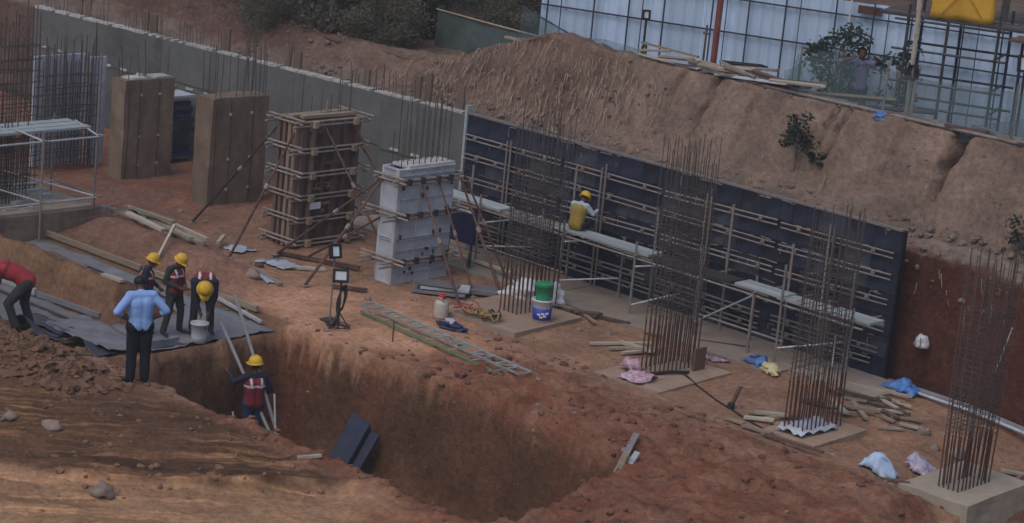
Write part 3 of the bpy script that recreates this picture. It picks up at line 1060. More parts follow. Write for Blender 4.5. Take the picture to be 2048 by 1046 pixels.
prop('maroon prop slanting left from the timber form to the dirt by the sticks', (-3.3, -3.35, 2.35), (-3.1, -5.0, .03))
prop('dark prop leaning from the timber form toward the right mud-stained column', (-3.75, -3.35, 2.4), (-5.6, -3.9, .03), .024, 'steel_dark')
prop('maroon prop crossing the front of the timber form from its upper left', (-3.15, -2.75, 2.4), (-1.7, -2.2, .05))
prop('maroon prop from the upper right corner of the timber form to its right', (-3.15, -1.95, 2.35), (-1.55, -1.55, .05))
prop('thin prop behind the timber form reaching toward the white form', (-3.6, -1.75, 2.3), (-2.3, -.75, .05), .022)

# white panel column form
af = thing('white_column_form', 'white metal panel column form with maroon raking props and pale corner strip', 'column form', (-.5, -2.72, 0))
sx, sy = .42, 1.42
zs = [0.0, .42, .86, 1.32, 1.93, 2.2]
for z0, z1 in zip(zs[:-1], zs[1:]):
    ny = 3 if z1 - z0 > .3 else 4
    for s in (-1, 1):
        for q in range(ny):
            y = -sy / 2 + (q + .5) * sy / ny
            m = MB().box((s * sx / 2, y, (z0 + z1) / 2), (.05, sy / ny - .006, z1 - z0 - .006))
            e = s * (sx / 2 + .035)
            for zz in (z0 + .02, z1 - .02, (z0 + z1) / 2):
                m.box((e, y, zz), (.03, sy / ny - .02, .022))
            m.box((e, y - sy / ny / 2 + .014, (z0 + z1) / 2), (.03, .02, z1 - z0 - .02))
            m.build('form_panel', 'alu', af)
        m = MB().box((0, s * sy / 2, (z0 + z1) / 2), (sx - .06, .05, z1 - z0 - .006))
        for zz in (z0 + .02, z1 - .02):
            m.box((0, s * (sy / 2 + .035), zz), (sx - .08, .03, .022))
        m.build('form_panel', 'alu', af)
for z in (.42, 1.30, 1.95):
    m = MB()
    clamp_level(m, sx + .16, sy + .14, z, .12 if z > 1.5 else .3, .022)
    m.build('clamp', 'clamp', af)
    for yy in (-.55, -.2, .2, .52):
        MB().box((sx / 2 + .12, yy, z + .01), (.06, .08, .12)).build('clamp_wedge', 'steel_dark', af)
for q in range(26):
    MB().box((sx / 2 + .06, random.uniform(-.65, .65), random.uniform(.1, 2.0)), (.03, .03, random.uniform(.03, .09))).build('wedge_pin', 'steel_dark', af)
MB().box((sx / 2 + .01, -sy / 2 - .03, 1.1), (.08, .06, 2.2)).build('corner_angle', 'alu', af)
MB().box((.0, .1, 2.215), (.46, 1.2, .05)).build('top_edge', 'concrete_edge', af)
for q in range(9):
    for s in (-1, 1):
        MB().tube([(s * .13, -.6 + .15 * q, 2.1), (s * .13 + random.uniform(-.02, .02), -.6 + .15 * q, 2.1 + random.uniform(.7, 1.5))], .011, 5).build('rebar', 'rebar', af)
prop('left of the two maroon props on the front of the white form', (-.2, -2.9, 1.85), (1.70, -3.55, .03))
prop('middle maroon prop on the front of the white form, ending right of the stacked plates', (-.2, -2.45, 1.85), (.95, -2.5, .03), .024)
prop('long maroon prop from the upper right of the white form to the first rebar cage', (-.2, -1.9, 1.9), (1.22, -2.05, .05), .032)
prop('dark maroon prop beside the long one, right of the white form', (-.25, -1.75, 1.95), (.55, -1.2, .05), .026)
prop('long prop from the upper left of the white form down past the floodlights', (-.65, -3.5, 1.95), (-.9, -5.02, .03), .03)
prop('low prop from the left side of the white form to the timber form foot', (-.7, -3.45, 1.2), (-2.4, -3.7, .03), .026)
prop('steep prop crossing between the timber form and the white form', (-.75, -3.3, 2.0), (-2.9, -4.0, .03), .026)


# ------------------------------------------------------------------ footings and rebar cages along the column row
def slab(bm_rot, sx, sy, h, seed, rough=.02):
    bm = bmesh.new()
    bmesh.ops.create_cube(bm, size=1)
    bmesh.ops.subdivide_edges(bm, edges=bm.edges[:], cuts=7, use_grid_fill=True)
    for v in bm.verts:
        v.co = Vector((v.co.x * sx, v.co.y * sy, (v.co.z - .5) * h))
        e = fbm(v.co.x * 2.5 + seed, v.co.y * 2.5, v.co.z * 2 + seed)
        v.co += Vector((rough * 1.5 * e, rough * 1.5 * fbm(v.co.x * 3, v.co.y * 3 + seed, 2), rough * .5 * e))
    me = bpy.data.meshes.new('slab')
    bm.to_mesh(me)
    bm.free()
    return me


def footing(label, x, y, sx, sy, top, h, m, rz=0, seed=1):
    me = slab(0, sx, sy, h, seed)
    me.materials.append(M[m])
    o = link('footing', me, None, (x, y, top), rz)
    return tag(o, label, 'footing', 'concrete footings of the column row')


GH = ground_h
footing('tan concrete footing under the stacked blue and green buckets', 2.35, -2.95, 1.85, 1.95, .075, .4, 'pad', R(4), 1)
footing('tan concrete footing under the pink patterned cloth', 6.2, -3.2, 1.35, 2.05, .05, .4, 'pad', R(3), 2)
footing('grey concrete footing with pale plastic round the cage foot and broken timber beside it', 9.5, -3.35, 1.0, 1.5, .03, .4, 'pad', R(2), 3)
footing('thick raised concrete footing block in the lower right corner', 12.25, -3.2, 1.2, 1.85, -.04, 1.0, 'pad_grey', R(2), 4)


def cage(label, x, y, z, sx, sy, h, nx, ny, dense0, dense1, step, lean=(0, 0), seed=0, grp='tall rebar column cages', rusty=.9):
    rng = random.Random(seed)
    t = thing('rebar_cage', label, 'rebar cage', (x, y, z), 0, grp)
    bar = MB().tube([(0, 0, 0), (.004, .003, h * .3), (-.004, .004, h * .65), (.003, -.003, h)], .0082, 5).mesh('vertical_bar', 'rebar')
    low = MB().tube([(0, 0, 0), (.002, .003, rusty)], .0135, 5).mesh('lower_bar', 'rebar_rust')
    pos = []
    for i in range(nx):
        for s in (-1, 1):
            pos.append((-sx / 2 + sx * i / (nx - 1), s * sy / 2))
    for j in range(1, ny - 1):
        for s in (-1, 1):
            pos.append((s * sx / 2, -sy / 2 + sy * j / (ny - 1)))
    for px, py in pos:
        o = link('vertical_bar', bar, t, (px, py, 0))
        o.scale.z = rng.uniform(.9, 1.03)
        o.rotation_euler = (lean[0] + rng.uniform(-.008, .008), lean[1] + rng.uniform(-.008, .008), rng.uniform(0, 6.28))
        link('rusty_foot', low, o)
    a, b = sx / 2 + .018, sy / 2 + .018
    tie = MB()
    P = [(-a, -b), (a, -b), (a, b), (-a, b)]
    for i in range(4):
        p, q = P[i], P[(i + 1) % 4]
        tie.bar((*p, 0), (*q, 0), .0065, .0065)
    tie.bar((-a, -b / 3, 0), (a, -b / 3, 0), .006, .006)
    tie.bar((-a, b / 3, 0), (a, b / 3, 0), .006, .006)
    tm = tie.mesh('stirrup', 'rebar')
    zz = dense0
    while zz < dense1:
        o = link('stirrup', tm, t, (math.sin(lean[1]) * zz, -math.sin(lean[0]) * zz, zz))
        o.rotation_euler = (lean[0] + rng.uniform(-.03, .03), rng.uniform(-.03, .03), rng.uniform(-.015, .015))
        zz += step * rng.uniform(.8, 1.25)
    zz = dense1 + .25
    while zz < h * .9:
        o = link('stirrup', tm, t, (math.sin(lean[1]) * zz, -math.sin(lean[0]) * zz, zz))
        o.rotation_euler = (lean[0] + rng.uniform(-.04, .04), rng.uniform(-.04, .04), 0)
        zz += .5
    return t


cage('first rebar cage, over white sacks and behind the green bucket', 2.3, -2.45, .05, .42, 1.02, 3.75, 5, 10, .95, 2.75, .085, (.0, .015), 1)
cage('second rebar cage, standing behind the pink patterned cloth with a brown board at its foot', 6.05, -2.88, .03, .40, .98, 3.95, 5, 10, 1.0, 2.85, .085, (.0, .0), 2)
cage('third rebar cage, with pale plastic wrapped round its foot', 9.42, -3.32, .02, .36, 1.02, 3.55, 5, 10, 1.0, 2.8, .09, (0, -.012), 3)
cage('rightmost rebar cage rising from the thick raised concrete block', 12.27, -3.28, -.08, .34, .84, 3.75, 5, 9, .85, 2.9, .075, (-.02, .0), 4)
MB().box((0, 0, .2), (.04, .3, .42)).build('board', 'timber_red', None, loc=(6.42, -2.55, .03))
tag(bpy.context.scene.objects['board'], 'small dark brown board standing against the foot of the second rebar cage', 'board')

# ------------------------------------------------------------------ shear wall cages on the left raft
def mesh_cage(label, x, y, z, L, h, sp, th, lean, seed, dense=(0.3, 1)):
    rng = random.Random(seed)
    t = thing('wall_rebar_cage', label, 'rebar cage', (x, y, z), 0, 'wall rebar cages on the left')
    bar = MB().tube([(0, 0, 0), (.004, .003, h * .5), (0, 0, h)], .0125, 5).mesh('vertical_bar', 'rebar')
    n = int(L / sp)
    for i in range(n + 1):
        for s in (-1, 1):
            o = link('vertical_bar', bar, t, (s * th / 2, -L / 2 + L * i / n, 0))
            o.scale.z = rng.uniform(.85, 1.08)
            o.rotation_euler = (lean[0] + rng.uniform(-.012, .012), lean[1] + rng.uniform(-.01, .01), 0)
    hb = MB().tube([(0, -L / 2 - .08, 0), (.004, 0, .01), (0, L / 2 + .05, 0)], .011, 5).mesh('horizontal_bar', 'rebar')
    z0 = .15
    while z0 < h * .82:
        for s in (-1, 1):
            o = link('horizontal_bar', hb, t, (s * (th / 2 + .02), 0, z0 + rng.uniform(-.03, .03)))
            o.rotation_euler = (rng.uniform(-.05, .05), 0, rng.uniform(-.01, .01))
        z0 += rng.uniform(.13, .3)
    return t


mesh_cage('rebar wall cage in front of pale sheets, left of the mud-stained columns', -10.6, -3.4, .1, 1.35, 2.65, .085, .22, (0, .0), 5)
mesh_cage('darker rebar wall cage at the left edge above the plank deck', -8.0, -6.9, .38, 1.6, 3.55, .11, .25, (0, .0), 6)
mesh_cage('low crowded rebar cage under the plank deck on the left raft', -7.2, -7.9, .38, 1.9, 1.75, .075, .5, (0, .0), 7)
mesh_cage('tall rebar wall cage at the far left behind the plank deck', -12.6, -4.9, .1, 1.8, 3.6, .12, .25, (0, .0), 8)


def sheet_panel(label, x, y, z, w, h, m, rz=0, grp='pale form sheets behind the left rebar'):
    t = thing('form_sheet', label, 'form sheet', (x, y, z), rz, grp)
    MB().box((0, 0, h / 2), (.05, w, h)).build('face', m, t)
    for s in (-1, 1):
        MB().box((.03, s * (w / 2 - .03), h / 2), (.05, .05, h - .02)).build('edge_rib', m, t)
    return t


sheet_panel('pale grey-green form sheet standing at the right of the rebar wall cage', -10.75, -2.55, .05, .42, 2.35, 'sheet_pale', R(3)).children[0].data.materials[0] = M['concrete']
sheet_panel('whitish form sheet behind the rebar wall cage', -10.95, -3.4, .05, 1.3, 2.4, 'sheet_pale')
sheet_panel('teal-tinted form sheet at the left edge behind the tall rebar', -13.2, -5.25, .05, 1.2, 3.1, 'plank')
sheet_panel('narrow whitish form sheet right of the teal-tinted sheet', -13.2, -4.3, .05, .5, 3.0, 'sheet_pale')

# raft (raised concrete) and its edge
me = slab(0, 2.6, 6.2, .62, 9)
me.materials.append(M['mud_column'])
rf = link('raft', me, None, (-7.45, -8.85, .40))
tag(rf, 'thick mud-covered concrete raft under the left scaffold', 'raft')
MB().box((0, 0, 0), (2.45, 6.0, .05)).build('top_screed', 'pad_grey', rf, loc=(.0, 0, .025))
for q in range(16):
    m = MB().box((0, 0, 0), (random.uniform(.05, .2), random.uniform(.2, .6), .05), rz=random.uniform(-.4, .4))
    m.build('pale_offcut', random.choice(('sheet_pale', 'timber_pale', 'concrete_edge')), rf, loc=(random.uniform(-.6, 1.1), random.uniform(-1.5, 2.9), .075))

# tube scaffold with deck on the left
ls = thing('scaffold', 'left tube scaffold with a long pale plank deck over the concrete raft', 'scaffold', (0, 0, 0))
for x, y, z0, z1 in ((-6.2, -5.88, .0, 3.45), (-6.1, -7.2, -.1, 2.0), (-6.1, -9.0, -.1, 2.1), (-7.6, -5.9, .4, 2.0), (-7.5, -7.3, .4, 3.4), (-7.5, -9, .4, 3.0)):
    standard(x, y, z0, z1).build('standard', 'pipe', ls)
for z, x in ((.62, -6.14), (1.82, -6.14), (1.84, -7.55), (.65, -7.55)):
    MB().tube([(x + .02, -10, z), (x, -5.8, z)], .021, 6).build('ledger', 'pipe_bright', ls)
for z in (.66, 1.86):
    for y in (-5.9, -7.22, -9):
        MB().tube([(-7.7, y + .03, z), (-6.0, y + .03, z)], .02, 6).build('transom', 'pipe', ls)
for a, b in (((-6.12, -5.95, .66), (-7.5, -7.2, 1.0)), ((-6.12, -7.2, .66), (-7.5, -8.9, 1.2)), ((-6.14, -5.9, 1.84), (-6.9, -5.9, 2.0)), ((-6.12, -7.2, 1.84), (-6.6, -7.5, 2.0))):
    MB().tube([a, b], .017, 6).build('brace', 'pipe_bright', ls)
for x in (-6.62, -6.9, -7.18):
    MB().box((x, -7.9, 1.93), (.24, 4.2, .045), rz=random.uniform(-.008, .008)).build('plank', 'plank', ls)

# ------------------------------------------------------------------ blue stack of panels between the columns
st_ = thing('panel_stack', 'stack of blue and grey plastic panels between the two mud-stained columns', 'stack', (-10.6, -.75, .05))
z = 0
k = 0
while z < 1.42:
    th = random.uniform(.06, .11)
    mm = random.choice(('navy', 'sheet_grey', 'sheet_dark', 'panel_blue', 'sheet_dark')) if z < 1.3 else 'sheet_pale'
    MB().box((random.uniform(-.05, .05), random.uniform(-.06, .06), z + th / 2), (.62, 1.0 + random.uniform(-.1, .1), th - .01), rz=random.uniform(-.08, .08)).build('stacked_panel', mm, st_)
    z += th

# navy panel on a stand beside the white form
nv = thing('navy_panel', 'navy blue ribbed panel on a dark stand between the white form and the scaffold', 'panel', (-.62, -1.35, .05), R(2))
MB().box((0, 0, .78), (.72, .09, .6)).build('panel', 'navy', nv)
for i in range(3):
    for j in range(4):
        MB().box((-.05 + i * .13 - .1, -.055, .6 + j * .12), (.07, .03, .05), rot=Matrix.Rotation(.3, 3, 'Y')).build('slot_mark', 'sheet_pale' if j % 3 == 0 else 'shirt_pale', nv).scale = (.6, 1, .35)
for x in (-.3, .3):
    MB().tube([(x, 0, .5), (x - .02, .02, 0)], .03, 6).build('leg', 'steel_dark', nv)
    MB().tube([(x, 0, .4), (x + .12, -.25, 0)], .02, 6).build('leg', 'steel_dark', nv)
MB().box((.05, -.02, 1.1), (.5, .05, .03)).build('top_batten', 'white', nv)

# ------------------------------------------------------------------ lattice beam on the plateau
lb = thing('lattice_beam', 'long grey and green steel lattice beam lying on orange dirt by the trench', 'lattice beam', (1.0, -5.22, GH(1, -5.3) + .05), math.atan2(-.52, 4.28))
L = 4.4
for (y, z, m) in ((-.14, .0, 'beam_green'), (.14, 0, 'beam_grey'), (-.14, .13, 'beam_grey'), (.14, .13, 'beam_grey')):
    MB().bar((0, y, z), (L if z else L - .15, y, z), .03, .03).build('chord', m, lb)
n = 14
for i in range(n + 1):
    x = L * i / n
    MB().bar((x, -.14, .13), (x, .14, .13), .03, .02).build('rung', 'beam_grey', lb)
    if i < n and i % 2 == 0:
        x2 = L * (i + 1) / n
        MB().bar((x, -.14, 0), (x2, -.14, .13), .018, .018).build('diagonal', 'beam_grey', lb)
        MB().bar((x, -.13, .135), (x2, .13, .135), .016, .016).build('diagonal', 'beam_grey', lb)
MB().tube([(L - .6, .25, .03), (L + .35, .2, .03)], .022, 6).build('end_pipe', 'timber', lb)

# ------------------------------------------------------------------ floodlights
def lamp_head(parent, c, w, h, tilt, yaw):
    rot = Matrix.Rotation(yaw, 3, 'Z') @ Matrix.Rotation(tilt, 3, 'X')
    m = MB().box(c, (w, .06, h), rot=rot)
    for s in (-1, 1):
        m.box(Vector(c) + rot @ Vector((s * w / 2, -.02, 0)), (.035, .1, h + .03), rot=rot)
        m.box(Vector(c) + rot @ Vector((0, -.02, s * h / 2)), (w, .1, .035), rot=rot)
    for q in range(5):
        m.box(Vector(c) + rot @ Vector((-w * .4 + w * .2 * q, .05, 0)), (.012, .05, h * .9), rot=rot)
    hd = m.build('lamp_head', 'black', parent)
    MB().box(Vector(c) + rot @ Vector((0, -.04, 0)), (w - .05, .02, h - .05), rot=rot).build('lamp_glass', 'lamp_face', hd)
    return hd


zg = GH(1.39, -6.26)
fl = thing('floodlight', 'unlit floodlight on a short stand wound with coiled black cable on the plateau', 'floodlight', (1.39, -6.26, zg))
MB().tube([(0, 0, 0), (.01, 0, .85)], .02, 6).build('pole', 'steel_dark', fl)
for a in range(3):
    MB().tube([(0, 0, .3), (.22 * math.cos(a * 2.1 + .5), .22 * math.sin(a * 2.1 + .5), 0)], .012, 5).build('leg', 'steel_dark', fl)
lamp_head(fl, (0, -.02, .93), .24, .2, R(-22), R(52))
for q in range(7):
    pts = [(.02 + (.075 + .012 * q % .03) * math.cos(t * .7) + .01 * q, .05 * math.sin(t * .7), .46 + .21 * math.sin(t * .7) + .02 * q) for t in range(10)]
    MB().tube(pts, .009, 5).build('cable_coil', 'black', fl)
for q in range(4):
    pts = [(.16 * math.cos(t * .7 + q) * (1 + .2 * q), .12 * math.sin(t * .7 + q) * (1 + .2 * q), .02 + .012 * q) for t in range(9)]
    MB().tube(pts, .008, 5).build('ground_coil', 'black', fl)
MB().box((-.14, -.02, .03), (.12, .1, .07)).build('junction_box', 'rebar_rust', fl)
f2 = thing('floodlight', 'unlit floodlight on a taller thin pole just behind the cable-wound one', 'floodlight', (1.0, -6.1, GH(1, -6.1)))
MB().tube([(0, 0, 0), (0, .01, 1.22)], .016, 6).build('pole', 'pipe', f2)
MB().box((0, 0, .01), (.25, .25, .02)).build('base_plate', 'steel_dark', f2)
lamp_head(f2, (-.0, 0, 1.24), .17, .22, R(-15), R(75))
f3 = thing('floodlight', 'floodlight on a cable-wrapped pole in front of the blue-white fence', 'floodlight', (.14, 2.6, 3.6))
MB().tube([(0, 0, 0), (0, 0, 1.25)], .025, 6).build('pole', 'steel_dark', f3)
lamp_head(f3, (0, -.02, 1.3), .13, .17, R(-10), R(50))
for q in range(4):
    MB().tube([(.06 * math.cos(t * .7) + .02, .03 * math.sin(t * .7), .62 + .14 * math.sin(t * .7) - .03 * q) for t in range(10)], .014, 5).build('cable_coil', 'black', f3)
f4 = thing('floodlight', 'floodlight at the right edge beside the blue-white fence', 'floodlight', (8.72, 2.7, 3.6))
MB().tube([(0, 0, 0), (0, 0, 1.75)], .025, 6).build('pole', 'steel_dark', f4)
lamp_head(f4, (-.02, -.02, 1.85), .2, .26, R(-10), R(50))
f5 = thing('floodlight', 'small bright floodlight on a pole among the dark trees', 'floodlight', (-8.2, 4.9, 2.9))
MB().tube([(0, 0, 0), (0, 0, .85)], .025, 6).build('pole', 'steel_dark', f5)
lamp_head(f5, (0, 0, .95), .17, .2, R(-20), R(47)).children[0].data.materials[0] = M['white']

# ------------------------------------------------------------------ fence, net, poles and yard above the bank
FD = Vector((1, .36, 0)).normalized()
FP = Vector((2.77, 6.05, 2.95))
fn = thing('sheet_fence', 'tall blue-white ribbed metal sheet fence on dark posts above the bank', 'fence', FP, math.atan2(.36, 1))
NL, NR = -6.9, 12.0
w = .74
x = NL
k = 0
sheet = MB()
nx = 12
vs, fs = [], []
for q in range(nx + 1):                     # trapezoidal ribs
    px = w * q / nx
    d = -.028 if q % 4 in (1,) else 0.0
    vs += [(px, d, 0), (px, d, 2.5)]
for q in range(nx):
    fs.append((2 * q, 2 * q + 2, 2 * q + 3, 2 * q + 1))
o_ = len(vs)
vs += [(v[0], v[1] + .006, v[2]) for v in vs[:o_]]
fs += [tuple(i + o_ for i in reversed(f)) for f in fs[:nx]]
fm = MB().add(vs, fs).mesh('fence_sheet', 'fence')
while x < NR:
    o = link('fence_sheet', fm, fn, (x, random.uniform(-.01, .01) + (.012 if k % 2 else 0), random.uniform(-.02, .02)))
    x += w - .02
    k += 1
for z in (1.52, 2.22):
    MB().bar((NL, -.08, z), (NR, -.08, z), .03, .03).build('rail', 'fence_post', fn)
x = NL + .2
k = 0
while x < NR:
    MB().box((x, -.14, 1.27), (.028, .028, 2.55)).build('post', 'fence_post', fn)
    if k % 2 == 0:
        MB().box((x + .3, -.125, 1.27), (.016, .02, 2.5)).build('post', 'fence_post', fn)
    x += .78 if k % 3 else 1.05
    k += 1
for xx in (-.15, 1.2):
    MB().box((xx, -.12, 2.0), (.03, .03, 1.5)).build('pale_strut', 'white', fn)
    MB().box((xx - .02, -.12, .95), (.05, .04, .55)).build('dark_strut', 'fence_post', fn)
MB().box((.25, -.09, 2.38), (.5, .04, .16)).build('sign_board', 'rebar_rust', fn)

rp = thing('red_post', 'rust-red steel post standing at the bank edge before the fence', 'post', (1.93, 2.6, 3.6))
MB().tube([(0, 0, 0), (.02, 0, 2.1)], .062, 8).build('shaft', 'red_post', rp)
MB().box((0, 0, .02), (.2, .2, .03)).build('base_plate', 'red_post', rp)
rp2 = thing('prop_pole', 'thin brown adjustable prop left of the rust-red post', 'pole', (1.2, 3.2, 3.3))
MB().tube([(0, 0, 0), (.01, 0, 1.55)], .022, 6).build('shaft', 'prop', rp2)
MB().box((0.01, 0, 1.38), (.14, .03, .03)).build('handle', 'prop', rp2)
MB().tube([(0, 0, .6), (0, 0, .68)], .035, 6).build('collar', 'prop', rp2)
tp = thing('bamboo_pole', 'tall pale scaffold pole rising past the frame beside the blue bundle on the bank', 'pole', (6.6, 2.42, 3.9))
MB().tube([(0, 0, 0), (-.01, 0, 1.2), (-.03, 0, 2.7)], .042, 7).build('shaft', 'bamboo', tp)
for zz in (.5, 1.1, 1.7):
    MB().tube([(-.005 * zz, 0, zz), (-.005 * zz, 0, zz + .03)], .048, 7).build('node', 'bamboo', tp)
tp2 = thing('bamboo_pole', 'short pale pole leaning beside the tall one on the bank edge', 'pole', (6.74, 2.35, 3.9))
MB().tube([(0, 0, 0), (.01, 0, 1.05)], .033, 7).build('shaft', 'bamboo', tp2)
cc = thing('cable_coil', 'loop of black cable hanging on the tall pale pole', 'cable', (6.68, 2.30, 4.95))
for q in range(4):
    MB().tube([(.09 * math.cos(t * .6) + .015 * q, .02 * q - .03, .14 * math.sin(t * .6)) for t in range(12)], .011, 5).build('loop', 'black', cc)

# water tank scaffold on the right
tw = thing('tower_scaffold', 'dark pipe tower scaffold carrying a plank deck and the yellow tarpaulin bundle', 'scaffold', (5.5, 3.75, 3.0), R(20))
for x in (0, .75, 1.7):
    for y in (0, 1.1):
        MB().tube([(x, y, 0), (x, y, 2.95 if x != .75 else 2.7)], .03, 6).build('standard', 'fence_post' if y else 'steel_dark', tw)
for z in (.6, 1.05, 1.5, 2.1, 2.65):
    for y in (0, 1.1):
        MB().tube([(-.25, y - .04, z), (1.9, y - .04, z + .02)], .024, 6).build('ledger', 'steel_dark', tw)
    for x in (0, 1.7):
        MB().tube([(x, -.1, z + .05), (x, 1.2, z + .05)], .022, 6).build('transom', 'steel_dark', tw)
for q in range(3):
    MB().box((.8, .05 + q * .28, 2.73), (2.7, .25, .05), rz=random.uniform(-.012, .012)).build('plank', 'timber_red' if q % 2 else 'steel_dark', tw)
dk = thing('plank_deck', 'dark board lying over the far right end of the tower scaffold', 'deck', (8.3, 4.3, 5.62), R(20))
MB().box((0, 0, 0), (1.6, .3, .06)).build('board', 'timber_red', dk)
MB().box((0, .32, .0), (1.5, .3, .05)).build('board', 'timber_red', dk)
for xq in (-.6, .6):
    MB().tube([(xq, .15, -.03), (xq, .15, -2.62)], .03, 6).build('standard', 'fence_post', dk)

# yellow tarpaulin bundle
bm = bmesh.new()
bmesh.ops.create_cube(bm, size=1)
bmesh.ops.subdivide_edges(bm, edges=bm.edges[:], cuts=10, use_grid_fill=True)
for v in bm.verts:
    c = v.co.copy()
    t = c.z + .5
    v.co = Vector((c.x * (1.16 - .1 * t), c.y * .8, t * 1.35))
    f = .022 * math.sin(abs(c.x) * 9 + c.z * 7) + .02 * fbm(c.x * 3, c.y * 3, c.z * 3)
    v.co.y += f
    v.co.x += .03 * fbm(c.x * 2, c.z * 4, 3)
    v.co.z += .02 * fbm(c.x * 5, 3, c.z)
me = bpy.data.meshes.new('tarpaulin')
bm.to_mesh(me)
bm.free()
me.materials.append(M['tarp_yellow'])
me.polygons.foreach_set('use_smooth', [True] * len(me.polygons))
yt = thing('tarpaulin_bundle', 'bright yellow tarpaulin-wrapped bundle on the tower scaffold deck', 'tarpaulin', (6.2, 4.45, 5.76), R(30))
link('tarpaulin', me, yt)
for s in (-1, 1):
    MB().tube([(s * .05, -.44, .52), (s * .2, -.45, .35), (s * .38, -.44, .1)], .014, 5).build('fold', 'tarp_yellow', yt)
MB().tube([(-.12, -.45, .5), (0, -.46, .57), (.12, -.45, .5)], .014, 5).build('fold', 'tarp_yellow', yt)


def net_sheet(name, label, P, nu, nv, m, cat='net', amp=.05):
    vs, fs = [], []
    for i in range(nu + 1):
        for j in range(nv + 1):
            p = Vector(P(i / nu, j / nv))
            p.y += amp * fbm(p.x * 1.6, p.z * 1.5, 7) + amp * .6 * math.sin(p.x * 7)
            vs.append(p)
    for i in range(nu):
        for j in range(nv):
            a = i * (nv + 1) + j
            fs.append((a, a + nv + 1, a + nv + 2, a + 1))
    t = thing(name, label, cat)
    MB().add(vs, fs).build('netting', m, t, True)
    return t


def lerp3(a, b, t):
    return tuple(a[i] + (b[i] - a[i]) * t for i in range(3))


def crest(x):
    return bank_profile(x)[4][1]


n1 = net_sheet('shade_screen', 'opaque dark green shade cloth screen behind the spoil mound', lambda u, v: (-7.62 + 4.2 * u, 4.5 - .35 * u, 2.4 + v * (1.27 - .03 * u + .03 * math.sin(u * 9))), 40, 10, 'net_dense', 'screen', .02)
MB().tube([(-7.62, 4.48, 3.68), (-5.5, 4.3, 3.66), (-3.4, 4.13, 3.66)], .025, 5).build('top_rail', 'timber', n1)
MB().tube([(-7.6, 4.52, 2.4), (-7.62, 4.52, 3.7)], .03, 6).build('post', 'steel_dark', n1)
MB().tube([(-5.6, 4.4, 2.4), (-5.6, 4.4, 3.7)], .03, 6).build('post', 'steel_dark', n1)
for i in range(4):
    MB().box((-4.6 + .5 * i, 4.05, 3.52 + .03 * i), (random.uniform(.5, .9), .1, .05), rz=random.uniform(-.1, .2)).build('rail_timber', 'timber', n1)
n2 = net_sheet('safety_net', 'sagging green safety net hung from a sloping rope at the fence end', lambda u, v: (-4.3 + 3.9 * u, 3.7 - .8 * u, 3.3 + .5 * u + v * (1.0 * (1 - u) ** 1.1 + .04)), 30, 8, 'net')
MB().tube([(-4.3, 3.7, 4.32), (-2.6, 3.35, 4.05), (-.4, 2.9, 3.84)], .016, 5).build('rope', 'steel_dark', n2)
n3 = net_sheet('safety_net', 'low green net slumped along the bank crest below the fence floodlight', lambda u, v: (-1.7 + 3.2 * u, 2.25, 3.95 + v * (.33 * math.sin(math.pi * (.15 + .85 * u)) + .02)), 30, 5, 'net')
n4 = net_sheet('safety_net', 'long green safety net stretched along the bank edge in front of the standing man', lambda u, v: (3.9 + 7.2 * u, 2.25, crest(5) - .18 + v * ((.55 + .45 * ss(u / .12)) + .06 * math.sin(u * 11))), 60, 10, 'net')
for x, h in ((4.25, .95), (6.2, 1.0), (8.9, 1.1), (10.9, 1.1)):
    MB().tube([(x, 2.25, 3.85), (x + .01, 2.25, 4.05 + h)], .022, 6).build('post', 'pipe', n4)
n5 = net_sheet('safety_net', 'bunched green net hanging in a peak from the leftmost net post', lambda u, v: (3.95 + .6 * u, 2.2, 3.95 + v * (.95 - 1.4 * abs(u - .5))), 12, 8, 'net', 'net', .06)
n6 = net_sheet('safety_net', 'second fold of green net bunched at the right edge of the bank', lambda u, v: (7.9 + 2.2 * u, 2.6, 3.95 + v * (.25 + .7 * u)), 20, 8, 'net', 'net', .08)

# pale pipe rail along the crest
for i, (x0, x1, y, z, m, lab) in enumerate(((3.0, 6.4, 2.12, 4.14, 'pipe', 'pale pipe lying along the bank edge under the long net'), (6.3, 9.8, 2.1, 4.16, 'pipe', 'rusty pipe lying along the bank edge right of the tall pale pole'),
                                              (3.2, 5.6, 2.3, 4.13, 'timber', 'pale board lying behind the bank edge pipe left of the standing man'))):
    t = thing('edge_pipe', lab, 'pipe', (x0, y, z))
    MB().tube([(0, 0, 0), (x1 - x0, random.uniform(-.05, .05), .02)], .035, 7).build('shaft', m, t)
    MB().tube([(-.02, 0, 0), (.05, 0, 0)], .045, 7).build('end_ring', m, t)
rng = random.Random(4)
for i in range(40):
    x = rng.uniform(.7, 4.6) if i < 30 else rng.uniform(5, 10)
    L = rng.uniform(.4, 1.3)
    m = rng.choice(('timber', 'timber_red', 'timber_pale', 'clamp', 'timber'))
    y = rng.uniform(2.0, 2.55)
    o = MB().box((0, 0, 0), (L, rng.uniform(.06, .15), .04)).build('loose_board', m, None, loc=(x, y, bank_profile(x)[4][1] + (.03 + .2 * rng.random() * (1 if i < 30 else .3))))
    o.rotation_euler = (rng.uniform(-.3, .3), rng.uniform(-.12, .12), rng.uniform(-.3, .5))
    if i < 30:
        tag(o, 'weathered board in the scrap timber heap on the bank edge below the fence', 'board', 'scrap timber on the bank edge')
    else:
        tag(o, 'weathered board lying along the bank edge right of the scrap heap', 'board', 'boards along the bank edge')
